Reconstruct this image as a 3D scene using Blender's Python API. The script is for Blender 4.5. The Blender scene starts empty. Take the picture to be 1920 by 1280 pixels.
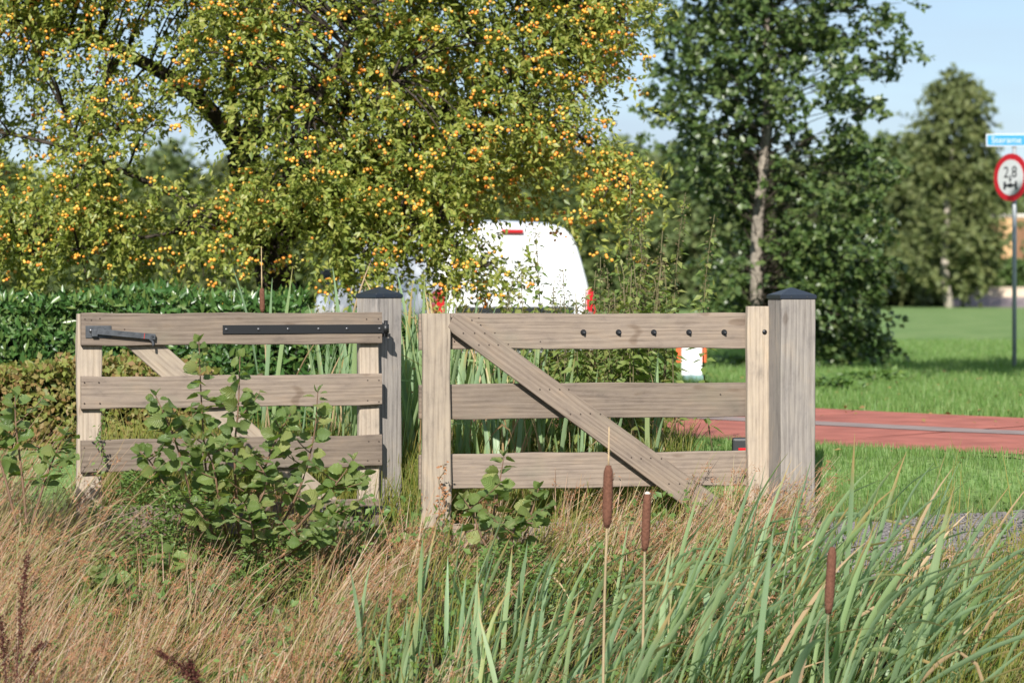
import bpy, bmesh, math, random
import numpy as np
from mathutils import Vector, Matrix

# ------------------------------------------------------------------ camera, sky, sun, exposure
S = bpy.context.scene
COL = S.collection
FPX, CX, HY, CAMY, CAMZ = 4760.0, 960.0, 540.0, -14.0, 1.38   # focal length in photo pixels, centre, horizon row, eye point
cam_d = bpy.data.cameras.new('camera')
cam = bpy.data.objects.new('camera', cam_d); COL.objects.link(cam)
cam.location = (0, CAMY, CAMZ); cam.rotation_euler = (math.radians(90), 0, 0)
cam_d.sensor_width = 36; cam_d.lens = FPX / 1920 * 36; cam_d.shift_y = -100 / 1920
cam_d.clip_start = 0.1; cam_d.clip_end = 4000
cam_d.dof.use_dof = True; cam_d.dof.focus_distance = 13.5; cam_d.dof.aperture_fstop = 3.1
S.camera = cam
SUN_EL, SUN_AZ = math.radians(33), math.radians(189)          # azimuth clockwise from +Y: behind the camera, a little to the left
w = bpy.data.worlds.new('World'); S.world = w; w.use_nodes = True
nt = w.node_tree; nt.nodes.clear()
sky = nt.nodes.new('ShaderNodeTexSky'); sky.sky_type = 'NISHITA'; sky.sun_disc = False
sky.sun_elevation = SUN_EL; sky.sun_rotation = SUN_AZ; sky.air_density = 1.0; sky.dust_density = 0.15; sky.ozone_density = 4.0
tcw = nt.nodes.new('ShaderNodeTexCoord'); mpw = nt.nodes.new('ShaderNodeMapping'); mpw.inputs['Scale'].default_value = (1.4, 1.4, 9)
nzw = nt.nodes.new('ShaderNodeTexNoise'); nzw.inputs['Scale'].default_value = 2.6; nzw.inputs['Detail'].default_value = 5; nzw.inputs['Roughness'].default_value = .5
rpw = nt.nodes.new('ShaderNodeValToRGB'); rpw.color_ramp.elements[0].position = .36; rpw.color_ramp.elements[1].position = .70
rpw.color_ramp.elements[0].color = (.35, .35, .35, 1); rpw.color_ramp.elements[1].color = (.95, .95, .95, 1)
mxw = nt.nodes.new('ShaderNodeMix'); mxw.data_type = 'RGBA'; mxw.inputs[7].default_value = (4.3, 5.2, 6.4, 1)
bgw = nt.nodes.new('ShaderNodeBackground'); bgw.inputs['Strength'].default_value = 0.085
ow = nt.nodes.new('ShaderNodeOutputWorld')
for a, b in ((tcw.outputs['Generated'], mpw.inputs['Vector']), (mpw.outputs['Vector'], nzw.inputs['Vector']), (nzw.outputs['Fac'], rpw.inputs['Fac']),
             (rpw.outputs['Color'], mxw.inputs[0]), (sky.outputs['Color'], mxw.inputs[6]), (mxw.outputs[2], bgw.inputs['Color']), (bgw.outputs[0], ow.inputs[0])):
    nt.links.new(a, b)
sun_d = bpy.data.lights.new('sun', 'SUN'); sun_d.energy = 5.0; sun_d.angle = math.radians(.53); sun_d.color = (1, .955, .88)
sun = bpy.data.objects.new('sun', sun_d); COL.objects.link(sun)
SUNV = Vector((math.sin(SUN_AZ) * math.cos(SUN_EL), math.cos(SUN_AZ) * math.cos(SUN_EL), math.sin(SUN_EL)))
sun.rotation_euler = SUNV.to_track_quat('Z', 'Y').to_euler()
S.view_settings.view_transform = 'Standard'; S.view_settings.look = 'None'; S.view_settings.exposure = 0.62; S.view_settings.gamma = 1
S.cycles.use_denoising = True; S.cycles.max_bounces = 6; S.cycles.transparent_max_bounces = 8
S.cycles.diffuse_bounces = 3; S.cycles.sample_clamp_indirect = 4

# ------------------------------------------------------------------ helpers
rng = np.random.default_rng(7)
R = math.radians
def WP(px, py, d): return Vector(((px - CX) / FPX * d, CAMY + d, CAMZ - (py - HY) / FPX * d))
def XP(px, d): return (px - CX) / FPX * d
_ky = np.array([-60, -14, -8.2, -6.2, -4.2, -2, -1, 0, .5, 1.0, 1.3, 60])
_kz = np.array([-.15, -.2, -.35, -1.0, -1.0, -.5, -.22, 0, .13, .30, .36, .36])
def gz(x, y): return float(np.interp(y, _ky, _kz))
def gzv(y): return np.interp(y, _ky, _kz)

def link(name, me, parent=None, loc=None):
    o = bpy.data.objects.new(name, me); COL.objects.link(o)
    if parent is not None: o.parent = parent
    if loc is not None: o.location = loc
    return o
def tag(o, label=None, cat=None, group=None, kind=None):
    if label: o['label'] = label
    if cat: o['category'] = cat
    if group: o['group'] = group
    if kind: o['kind'] = kind
    return o
def thing(name, label, cat, loc=(0, 0, 0), rz=0, group=None):
    o = bpy.data.objects.new(name, None); COL.objects.link(o); o.location = loc; o.rotation_euler = (0, 0, rz)
    o.empty_display_size = .2
    return tag(o, label, cat, group)
def mesh_np(name, V, F, mat, uv=None, smooth=False):
    V = np.asarray(V, np.float32); F = np.asarray(F, np.int32); k = F.shape[1]
    me = bpy.data.meshes.new(name)
    me.vertices.add(len(V)); me.vertices.foreach_set('co', V.ravel())
    me.loops.add(F.size); me.loops.foreach_set('vertex_index', F.ravel())
    me.polygons.add(len(F)); me.polygons.foreach_set('loop_start', np.arange(0, F.size, k, dtype=np.int32))
    if smooth: me.polygons.foreach_set('use_smooth', np.ones(len(F), bool))
    if uv is not None:
        l = me.uv_layers.new(name='UVMap'); l.data.foreach_set('uv', np.asarray(uv, np.float32)[F.ravel()].ravel())
    me.update(calc_edges=True)
    me.materials.append(mat)
    return me
def bm_mesh(name, bm, mat, smooth=False):
    me = bpy.data.meshes.new(name); bm.normal_update(); bm.to_mesh(me); bm.free()
    if smooth: me.polygons.foreach_set('use_smooth', [True] * len(me.polygons))
    me.materials.append(mat); return me
def nrm(a): return a / np.maximum(np.linalg.norm(a, axis=-1, keepdims=True), 1e-9)
def frames(axis, normal):
    x = nrm(axis); y = nrm(np.cross(normal, x)); z = np.cross(x, y)
    return np.stack([x, y, z], axis=2)                     # columns: leaf length, leaf width, leaf normal
def scatter(tv, tf, pos, rot, sc, tuv=None):
    tv = np.asarray(tv, float); tf = np.asarray(tf); n = len(pos)
    sc = np.asarray(sc, float)
    if sc.ndim == 1: sc = np.repeat(sc[:, None], 3, 1)
    V = np.einsum('nij,nkj->nki', rot, tv[None] * sc[:, None, :]) + pos[:, None, :]
    F = tf[None] + (np.arange(n) * len(tv))[:, None, None]
    uv = None if tuv is None else np.tile(np.asarray(tuv, float), (n, 1))
    return V.reshape(-1, 3), F.reshape(-1, tf.shape[1]), uv
def tube(pts, rad, sides=6, cap=True):
    pts = np.asarray(pts, float); n = len(pts)
    rad = np.full(n, rad) if np.isscalar(rad) else np.asarray(rad, float)
    t = nrm(np.gradient(pts, axis=0))
    ref = np.where(np.abs(t[:, 2:3]) > .95, np.array([[1., 0, 0]]), np.array([[0, 0, 1.]]))
    u = nrm(np.cross(t, ref)); v = np.cross(t, u)
    a = np.arange(sides) / sides * 2 * math.pi
    V = pts[:, None] + rad[:, None, None] * (np.cos(a)[None, :, None] * u[:, None] + np.sin(a)[None, :, None] * v[:, None])
    V = V.reshape(-1, 3); F = []
    for i in range(n - 1):
        for j in range(sides):
            F.append((i * sides + j, i * sides + (j + 1) % sides, (i + 1) * sides + (j + 1) % sides, (i + 1) * sides + j))
    if cap:
        V = np.vstack([V, pts[0], pts[-1]])
        for j in range(sides):
            F.append((n * sides, (j + 1) % sides, j, n * sides)); b = (n - 1) * sides
            F.append((n * sides + 1, b + j, b + (j + 1) % sides, n * sides + 1))
        F = [f if len(set(f)) == 4 else f for f in F]
    return V, F
class Geo:                                                # collects tubes into one part
    def __init__(s): s.V = []; s.F = []; s.n = 0
    def tube(s, pts, rad, sides=6):
        V, F = tube(pts, rad, sides, False); s.V.append(V); s.F.append(np.asarray(F) + s.n); s.n += len(V)
    def mesh(s, name, mat): return mesh_np(name, np.vstack(s.V), np.vstack(s.F), mat, smooth=True)
def curve(a, b, bend=(0, 0, 0), n=7):
    t = np.linspace(0, 1, n)[:, None]; a = np.asarray(a, float); b = np.asarray(b, float)
    return a + (b - a) * t + np.asarray(bend, float) * (4 * t * (1 - t))
def path(pts, n=14):                                      # smooth path through points
    p = np.asarray(pts, float); t = np.linspace(0, len(p) - 1, n); o = []
    q = np.vstack([2 * p[0] - p[1], p, 2 * p[-1] - p[-2]])
    for s in t:
        i = min(int(s), len(p) - 2); f = s - i; a, b, c, d = q[i], q[i + 1], q[i + 2], q[i + 3]
        o.append(.5 * (2 * b + (c - a) * f + (2 * a - 5 * b + 4 * c - d) * f * f + (3 * b - a - 3 * c + d) * f ** 3))
    return np.array(o)
def box_bm(x0, x1, y0, y1, z0, z1, bev=0, bm=None):
    own = bm is None; bm = bm or bmesh.new()
    r = bmesh.ops.create_cube(bm, size=1)
    for v in r['verts']:
        v.co = Vector(((x0 + x1) / 2 + v.co.x * (x1 - x0), (y0 + y1) / 2 + v.co.y * (y1 - y0), (z0 + z1) / 2 + v.co.z * (z1 - z0)))
    if bev:
        es = list({e for v in r['verts'] for e in v.link_edges})
        bmesh.ops.bevel(bm, geom=es, offset=bev, segments=2, affect='EDGES', profile=.6)
    return bm
def prism_bm(poly, y0, y1, bev=0):                        # polygon in x,z extruded along y
    bm = bmesh.new(); f = [bm.verts.new((x, y0, z)) for x, z in poly]; b = [bm.verts.new((x, y1, z)) for x, z in poly]
    n = len(poly); bm.faces.new(f); bm.faces.new(b[::-1])
    for i in range(n): bm.faces.new((f[(i + 1) % n], f[i], b[i], b[(i + 1) % n]))
    bmesh.ops.recalc_face_normals(bm, faces=bm.faces)
    if bev: bmesh.ops.bevel(bm, geom=list(bm.edges), offset=bev, segments=1, affect='EDGES')
    return bm
def cyl_bm(r, h, seg=16, r2=None):
    bm = bmesh.new(); bmesh.ops.create_cone(bm, cap_ends=True, segments=seg, radius1=r, radius2=r if r2 is None else r2, depth=h); return bm

# ------------------------------------------------------------------ materials
def mat(name):
    m = bpy.data.materials.new(name); m.use_nodes = True; m.node_tree.nodes.clear()
    return m, m.node_tree, m.node_tree.nodes.new, m.node_tree.links.new
def ramp(n, stops):
    r = n('ShaderNodeValToRGB'); e = r.color_ramp.elements
    while len(e) < len(stops): e.new(.5)
    for k, (p, c) in zip(e, stops): k.position = p; k.color = (*c, 1)
    return r
def plain(name, col, rough=.5, metal=0, spec=.5, noise=0, nscale=20, bump=0, coat=0):
    m, t, n, l = mat(name); b = n('ShaderNodeBsdfPrincipled'); o = n('ShaderNodeOutputMaterial'); l(b.outputs[0], o.inputs[0])
    b.inputs['Base Color'].default_value = (*col, 1); b.inputs['Roughness'].default_value = rough
    b.inputs['Metallic'].default_value = metal; b.inputs['Specular IOR Level'].default_value = spec; b.inputs['Coat Weight'].default_value = coat
    if noise or bump:
        tc = n('ShaderNodeTexCoord'); z = n('ShaderNodeTexNoise'); z.inputs['Scale'].default_value = nscale; z.inputs['Detail'].default_value = 6
        l(tc.outputs['Object'], z.inputs['Vector'])
        r = ramp(n, [(.3, tuple(c * (1 - noise) for c in col)), (.7, tuple(min(1, c * (1 + noise)) for c in col))])
        l(z.outputs['Fac'], r.inputs[0]); l(r.outputs[0], b.inputs['Base Color'])
        if bump:
            bp = n('ShaderNodeBump'); bp.inputs['Strength'].default_value = bump; bp.inputs['Distance'].default_value = .01
            l(z.outputs['Fac'], bp.inputs['Height']); l(bp.outputs[0], b.inputs['Normal'])
    return m
def leafmat(name, cols, rough=.45, trans=.35, spec=.4, tcol=None, objrand=False, along=None, veins=False, uvrand=False):
    """cols: ramp over a random number per leaf; along: extra ramp stops over the length (uv v) mixed in."""
    m, t, n, l = mat(name); o = n('ShaderNodeOutputMaterial')
    b = n('ShaderNodeBsdfPrincipled'); b.inputs['Roughness'].default_value = rough; b.inputs['Specular IOR Level'].default_value = spec
    if objrand: src = n('ShaderNodeObjectInfo').outputs['Random']
    else: src = n('ShaderNodeNewGeometry').outputs['Random Per Island']
    if uvrand:
        uvn = n('ShaderNodeUVMap'); us = n('ShaderNodeSeparateXYZ'); l(uvn.outputs[0], us.inputs[0]); mm = n('ShaderNodeMix'); mm.data_type = 'FLOAT'; mm.inputs[0].default_value = .5; l(us.outputs[0], mm.inputs[2]); l(src, mm.inputs[3]); src = mm.outputs[0]
    k = len(cols); r = ramp(n, [(i / max(1, k - 1), c) for i, c in enumerate(cols)]); l(src, r.inputs[0]); colr = r.outputs[0]
    if along:
        tc = n('ShaderNodeUVMap'); sp = n('ShaderNodeSeparateXYZ'); l(tc.outputs[0], sp.inputs[0])
        jit = n('ShaderNodeMath'); jit.operation = 'MULTIPLY_ADD'; jit.inputs[1].default_value = .35; jit.inputs[2].default_value = -.17
        l(src, jit.inputs[0]); ad = n('ShaderNodeMath'); ad.operation = 'ADD'; l(sp.outputs[1], ad.inputs[0]); l(jit.outputs[0], ad.inputs[1])
        fac = ramp(n, [(p, (f, f, f)) for p, f, c in along]); l(ad.outputs[0], fac.inputs[0])
        cr = ramp(n, [(p, c) for p, f, c in along]); l(ad.outputs[0], cr.inputs[0])
        mx = n('ShaderNodeMix'); mx.data_type = 'RGBA'; l(fac.outputs[0], mx.inputs[0]); l(colr, mx.inputs[6]); l(cr.outputs[0], mx.inputs[7]); colr = mx.outputs[2]
    if veins:
        tc = n('ShaderNodeUVMap'); sp = n('ShaderNodeSeparateXYZ'); l(tc.outputs[0], sp.inputs[0])
        ab = n('ShaderNodeMath'); ab.operation = 'ABSOLUTE'; l(sp.outputs[0], ab.inputs[0])
        md = n('ShaderNodeMath'); md.operation = 'MULTIPLY_ADD'; md.inputs[1].default_value = -.32; l(ab.outputs[0], md.inputs[0]); l(sp.outputs[1], md.inputs[2])
        sn = n('ShaderNodeMath'); sn.operation = 'MULTIPLY'; sn.inputs[1].default_value = 50; l(md.outputs[0], sn.inputs[0])
        s2 = n('ShaderNodeMath'); s2.operation = 'SINE'; l(sn.outputs[0], s2.inputs[0])
        rr = ramp(n, [(.72, (0, 0, 0)), (.98, (.55, .55, .55))]); h = n('ShaderNodeMath'); h.operation = 'MULTIPLY_ADD'; h.inputs[1].default_value = .5; h.inputs[2].default_value = .5
        l(s2.outputs[0], h.inputs[0]); l(h.outputs[0], rr.inputs[0])
        mx = n('ShaderNodeMix'); mx.data_type = 'RGBA'; mx.inputs[7].default_value = (.22, .27, .08, 1); l(rr.outputs[0], mx.inputs[0]); l(colr, mx.inputs[6]); colr = mx.outputs[2]
        bp = n('ShaderNodeBump'); bp.inputs['Strength'].default_value = .8; bp.inputs['Distance'].default_value = .004; bp.invert = True
        l(h.outputs[0], bp.inputs['Height']); l(bp.outputs[0], b.inputs['Normal'])
    l(colr, b.inputs['Base Color'])
    if trans:
        tr = n('ShaderNodeBsdfTranslucent'); ms = n('ShaderNodeMixShader'); ms.inputs[0].default_value = trans
        hs = n('ShaderNodeMix'); hs.data_type = 'RGBA'; hs.blend_type = 'MULTIPLY'; hs.inputs[0].default_value = 1; hs.inputs[7].default_value = (*(tcol or (1.5, 1.6, .7)), 1)
        l(colr, hs.inputs[6]); l(hs.outputs[2], tr.inputs[0]); l(b.outputs[0], ms.inputs[1]); l(tr.outputs[0], ms.inputs[2]); l(ms.outputs[0], o.inputs[0])
    else: l(b.outputs[0], o.inputs[0])
    return m
def wood(name, light, mid, dark, grain=1.0):
    m, t, n, l = mat(name); o = n('ShaderNodeOutputMaterial'); b = n('ShaderNodeBsdfPrincipled'); l(b.outputs[0], o.inputs[0])
    b.inputs['Roughness'].default_value = .85; b.inputs['Specular IOR Level'].default_value = .15
    tc = n('ShaderNodeTexCoord'); oi = n('ShaderNodeObjectInfo')
    of = n('ShaderNodeVectorMath'); of.operation = 'MULTIPLY_ADD'; cb = n('ShaderNodeCombineXYZ')
    for i in range(3): cb.inputs[i].default_value = (37, 11, 23)[i]
    l(oi.outputs['Random'], of.inputs[0]); l(cb.outputs[0], of.inputs[1]); l(tc.outputs['Object'], of.inputs[2])
    def noise(sc, scale, detail=5, rough=.55, dist=0):
        mp = n('ShaderNodeMapping'); mp.inputs['Scale'].default_value = sc; l(of.outputs[0], mp.inputs[0])
        z = n('ShaderNodeTexNoise'); z.inputs['Scale'].default_value = scale; z.inputs['Detail'].default_value = detail; z.inputs['Roughness'].default_value = rough; z.inputs['Distortion'].default_value = dist
        l(mp.outputs[0], z.inputs['Vector']); return z.outputs['Fac']
    fine = noise((2.0, 60, 60), 2.2, 6, .65, .3); blot = noise((3.4, 7, 7), 1.5, 6, .68); warp = noise((2.2, 9, 9), 1.0, 2, .5)
    mp = n('ShaderNodeMapping'); mp.inputs['Scale'].default_value = (.9, 10, 10); l(of.outputs[0], mp.inputs[0])
    wv = n('ShaderNodeTexWave'); wv.wave_type = 'BANDS'; wv.bands_direction = 'Z'; wv.inputs['Scale'].default_value = 1.1; wv.inputs['Distortion'].default_value = 9; wv.inputs['Detail'].default_value = 2.5; wv.inputs['Detail Scale'].default_value = .9
    l(mp.outputs[0], wv.inputs['Vector'])
    g = n('ShaderNodeMix'); g.data_type = 'FLOAT'; g.inputs[0].default_value = .16; l(fine, g.inputs[2]); l(wv.outputs['Fac'], g.inputs[3])
    r1 = ramp(n, [(.3, dark), (.48, mid), (.68, light)]); l(g.outputs[0], r1.inputs[0])
    r2 = ramp(n, [(.28, (.62, .63, .66)), (.42, (.90, .90, .92)), (.55, (1.0, 1.0, 1.0)), (.72, (1.13, 1.08, 1.02))]); l(blot, r2.inputs[0])
    mu = n('ShaderNodeMix'); mu.data_type = 'RGBA'; mu.blend_type = 'MULTIPLY'; mu.inputs[0].default_value = 1; l(r1.outputs[0], mu.inputs[6]); l(r2.outputs[0], mu.inputs[7])
    cr = noise((.8, 46, 46), 1.0, 3, .5, .6)                                     # long drying cracks
    r3 = ramp(n, [(.27, (.35, .32, .30)), (.32, (1, 1, 1))]); l(cr, r3.inputs[0])
    m2 = n('ShaderNodeMix'); m2.data_type = 'RGBA'; m2.blend_type = 'MULTIPLY'; m2.inputs[0].default_value = .75 * grain; l(mu.outputs[2], m2.inputs[6]); l(r3.outputs[0], m2.inputs[7])
    rv = ramp(n, [(0, (.80, .795, .79)), (.5, (1.0, .98, .955)), (1, (1.15, 1.14, 1.13))]); l(oi.outputs['Random'], rv.inputs[0])
    m3 = n('ShaderNodeMix'); m3.data_type = 'RGBA'; m3.blend_type = 'MULTIPLY'; m3.inputs[0].default_value = 1; l(m2.outputs[2], m3.inputs[6]); l(rv.outputs[0], m3.inputs[7])
    kz = noise((5, 12, 12), 1.1, 1, .4)                                          # scattered knots
    rk = ramp(n, [(.245, (.50, .42, .36)), (.275, (.82, .78, .74)), (.30, (1, 1, 1))]); l(kz, rk.inputs[0])
    m4 = n('ShaderNodeMix'); m4.data_type = 'RGBA'; m4.blend_type = 'MULTIPLY'; m4.inputs[0].default_value = .5; l(m3.outputs[2], m4.inputs[6]); l(rk.outputs[0], m4.inputs[7])
    al = noise((1.5, 2.5, 2.5), 1.6, 5, .6)                                      # faint green algae
    ra = ramp(n, [(.56, (0, 0, 0)), (.75, (.35, .35, .35))]); l(al, ra.inputs[0])
    m5 = n('ShaderNodeMix'); m5.data_type = 'RGBA'; m5.inputs[7].default_value = (.155, .155, .115, 1); l(ra.outputs[0], m5.inputs[0]); l(m4.outputs[2], m5.inputs[6])
    l(m5.outputs[2], b.inputs['Base Color'])
    bp = n('ShaderNodeBump'); bp.inputs['Strength'].default_value = .5 * grain; bp.inputs['Distance'].default_value = .004
    ad = n('ShaderNodeMath'); ad.operation = 'ADD'; l(g.outputs[0], ad.inputs[0]); sp = n('ShaderNodeSeparateColor'); l(r3.outputs[0], sp.inputs[0]); l(sp.outputs[0], ad.inputs[1])
    l(ad.outputs[0], bp.inputs['Height']); l(bp.outputs[0], b.inputs['Normal'])
    return m

M = {}
M['oak'] = wood('weathered oak', (.25, .202, .162), (.208, .166, .132), (.15, .117, .092))
M['oak_pale'] = wood('pale weathered oak', (.395, .332, .262), (.34, .283, .222), (.255, .207, .16))
M['oak_grey'] = wood('grey weathered oak', (.315, .288, .26), (.262, .238, .215), (.18, .16, .143), 1.2)
M['black'] = plain('black powder coat', (.012, .012, .013), .45)
M['dark_metal'] = plain('dark galvanised steel', (.075, .08, .088), .5, .35, noise=.3, nscale=40)
M['bolt'] = plain('bolt steel', (.03, .03, .033), .35, .6)
M['boltlight'] = plain('bolt head zinc', (.10, .10, .105), .35, .7)
M['cap'] = plain('navy plastic cap', (.018, .024, .036), .38)
M['nail'] = plain('rusty nail', (.04, .025, .018), .7)
M['redmark'] = plain('red paint mark', (.35, .03, .02), .6)

# ------------------------------------------------------------------ ground
m, t, n, l = mat('ground'); o = n('ShaderNodeOutputMaterial'); b = n('ShaderNodeBsdfPrincipled'); l(b.outputs[0], o.inputs[0]); b.inputs['Roughness'].default_value = .95; b.inputs['Specular IOR Level'].default_value = .1
ge = n('ShaderNodeNewGeometry'); sp = n('ShaderNodeSeparateXYZ'); l(ge.outputs['Position'], sp.inputs[0])
def gn(scale, det=6):
    z = n('ShaderNodeTexNoise'); z.inputs['Scale'].default_value = scale; z.inputs['Detail'].default_value = det; l(ge.outputs['Position'], z.inputs['Vector']); return z.outputs['Fac']
gr = ramp(n, [(.28, (.10, .175, .055)), (.5, (.155, .235, .08)), (.74, (.215, .27, .11))]); l(gn(.9), gr.inputs[0])
gf = ramp(n, [(.25, (.7, .7, .7)), (.75, (1.25, 1.25, 1.2))]); l(gn(14, 8), gf.inputs[0])
mu = n('ShaderNodeMix'); mu.data_type = 'RGBA'; mu.blend_type = 'MULTIPLY'; mu.inputs[0].default_value = 1; l(gr.outputs[0], mu.inputs[6]); l(gf.outputs[0], mu.inputs[7])
so = ramp(n, [(.3, (.03, .026, .013)), (.7, (.065, .06, .024))]); l(gn(6), so.inputs[0])
mr = n('ShaderNodeMapRange'); mr.inputs[1].default_value = .2; mr.inputs[2].default_value = .8; l(sp.outputs[1], mr.inputs[0])
mx = n('ShaderNodeMix'); mx.data_type = 'RGBA'; l(mr.outputs[0], mx.inputs[0]); l(so.outputs[0], mx.inputs[6]); l(mu.outputs[2], mx.inputs[7]); l(mx.outputs[2], b.inputs['Base Color'])
bp = n('ShaderNodeBump'); bp.inputs['Strength'].default_value = .7; bp.inputs['Distance'].default_value = .05; l(gn(22, 8), bp.inputs['Height']); l(bp.outputs[0], b.inputs['Normal'])
M['ground'] = m
ys = np.concatenate([[-3000, -60], np.arange(-14, 8, .25), np.arange(8, 60, 4), [60, 150, 400, 1000, 3500]])
xs = np.concatenate([[-3500, -500, -60, -20], np.arange(-8, 10.1, .5), [20, 60, 500, 3500]])
gx, gy = np.meshgrid(xs, ys); V = np.stack([gx, gy, gzv(gy) + .02 * np.sin(gx * 2.1 + gy * 1.7) * (np.abs(gy + 3) < 3)], -1).reshape(-1, 3)
nx = len(xs); F = [(j * nx + i, j * nx + i + 1, (j + 1) * nx + i + 1, (j + 1) * nx + i) for j in range(len(ys) - 1) for i in range(nx - 1)]
tag(link('ground', mesh_np('ground', V, F, M['ground'], smooth=True)), kind='structure')
M['water'] = plain('ditch water', (.012, .014, .01), .06, spec=.6)
V = [(-40, -7, -.72), (40, -7, -.72), (40, -2.9, -.72), (-40, -2.9, -.72)]
tag(link('ditch_water', mesh_np('ditch_water', V, [(0, 1, 2, 3)], M['water'])), kind='structure')

# road: red asphalt cycle lane surface with a grey strip down the middle, running obliquely away to the left
near = path([(12, -6.5), (6.2, -.9), (3.11, 1.41), (1.98, 2.3), (1.42, 2.85), (0, 4.4), (-1.9, 6.9), (-4.5, 10.9), (-12, 24), (-30, 55)], 46)
tn = nrm(np.gradient(near, axis=0)); nn = np.stack([tn[:, 1], -tn[:, 0]], 1); nn *= np.sign(nn[:, 1:2] + 1e-6)
def ribbon(off0, off1, z, m_, name, side=False):
    a = near + nn * off0; c = near + nn * off1
    za = gzv(a[:, 1]) + z; zc = gzv(c[:, 1]) + z
    V = np.vstack([np.column_stack([a, za]), np.column_stack([c, zc])]); k = len(a)
    F = [(i + 1, i, k + i, k + i + 1) for i in range(k - 1)]
    return mesh_np(name, V, F, m_)
M['redroad'] = plain('red asphalt', (.345, .118, .088), .9, noise=.24, nscale=3.0, bump=.2, spec=.2)
M['greystrip'] = plain('grey concrete strip', (.25, .195, .18), .9, noise=.14, nscale=4, spec=.2)
M['edge'] = plain('sandy verge edge', (.26, .22, .11), .95, noise=.3, nscale=9, spec=.1)
tag(link('road_verge', ribbon(-.16, .02, .006, M['edge'], 'road_verge')), kind='structure')
tag(link('road', ribbon(0, 3.85, .012, M['redroad'], 'road')), kind='structure')
tag(link('road_centre_strip', ribbon(1.85, 2.27, .016, M['greystrip'], 'road_centre_strip')), kind='structure')
# gravel track through the gateway
m = plain('gravel', (.17, .155, .15), .95, noise=.45, nscale=60, bump=1.0, spec=.15); M['gravel'] = m
V = []; F = []
gxs = np.linspace(1.35, 7.5, 60)
for x in gxs:
    y0 = -.75 - .03 * math.sin(x * 3); y1 = .18 + .04 * math.sin(x * 2.3) + .16 * (x - 1.6)
    for k in range(6):
        y = y0 + (y1 - y0) * k / 5; V.append((x, y, gz(x, y) + .026 + .008 * math.sin(k * 2.2 + x * 9)))
F = [(i * 6 + k, (i + 1) * 6 + k, (i + 1) * 6 + k + 1, i * 6 + k + 1) for i in range(59) for k in range(5)]
tag(link('gravel_track', mesh_np('gravel_track', V, F, M['gravel'])), kind='structure')
nst = 2600; sx = rng.uniform(1.4, 6.5, nst); sy = rng.uniform(0, 1, nst) * (.9 + .16 * (sx - 1.6)) - .75
oct_v = np.array([(1, 0, 0), (-1, 0, 0), (0, 1, 0), (0, -1, 0), (0, 0, .7), (0, 0, -.7)], float)
oct_f = np.array([(0, 2, 4), (2, 1, 4), (1, 3, 4), (3, 0, 4), (2, 0, 5), (1, 2, 5), (3, 1, 5), (0, 3, 5)])
rr = rng.normal(size=(nst, 3)); Rm = frames(rr, rng.normal(size=(nst, 3)))
V, F, _ = scatter(oct_v, oct_f, np.column_stack([sx, sy, gzv(sy) + .035]), Rm, rng.uniform(.004, .011, (nst, 3)))
M['stones'] = leafmat('gravel stones', [(.10, .09, .09), (.18, .165, .16), (.26, .24, .225)], .9, 0, .2)
tag(link('gravel_stones', mesh_np('gravel_stones', V, F, M['stones'])), 'loose grey gravel stones on the track beside the right gate post', 'gravel', kind='stuff')

# ------------------------------------------------------------------ gates
def board_mesh(name, L, H, T, m_, seed, amp=.0026, bev=.004):
    r = np.random.default_rng(seed); n_ = max(4, int(L / .07)); xs_ = np.linspace(0, L, n_ + 1)
    ph = r.uniform(0, 6.28, 8); fr = r.uniform(2.5, 9, 8)
    def wob(i, x): return amp * (math.sin(fr[i] * x + ph[i]) + .6 * math.sin(2.7 * fr[i] * x + ph[(i + 3) % 8]))
    V = []; F = []
    for x in xs_:
        top = H / 2 + wob(0, x); bot = -H / 2 + wob(1, x); fy = -T / 2 + .6 * wob(2, x); by = T / 2 + .6 * wob(3, x); c = bev
        V += [(x, fy, bot + c), (x, fy, top - c), (x, fy + c, top), (x, by - c, top), (x, by, top - c), (x, by, bot + c), (x, by - c, bot), (x, fy + c, bot)]
    k = len(xs_)
    for i in range(k - 1):
        for j in range(8): F.append((i * 8 + j, (i + 1) * 8 + j, (i + 1) * 8 + (j + 1) % 8, i * 8 + (j + 1) % 8)[::-1])
    me = bpy.data.meshes.new(name); e = (k - 1) * 8
    me.from_pydata(V, [], F + [tuple(range(8)), tuple(range(e + 7, e - 1, -1))]); me.materials.append(m_); me.update(); return me
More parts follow.
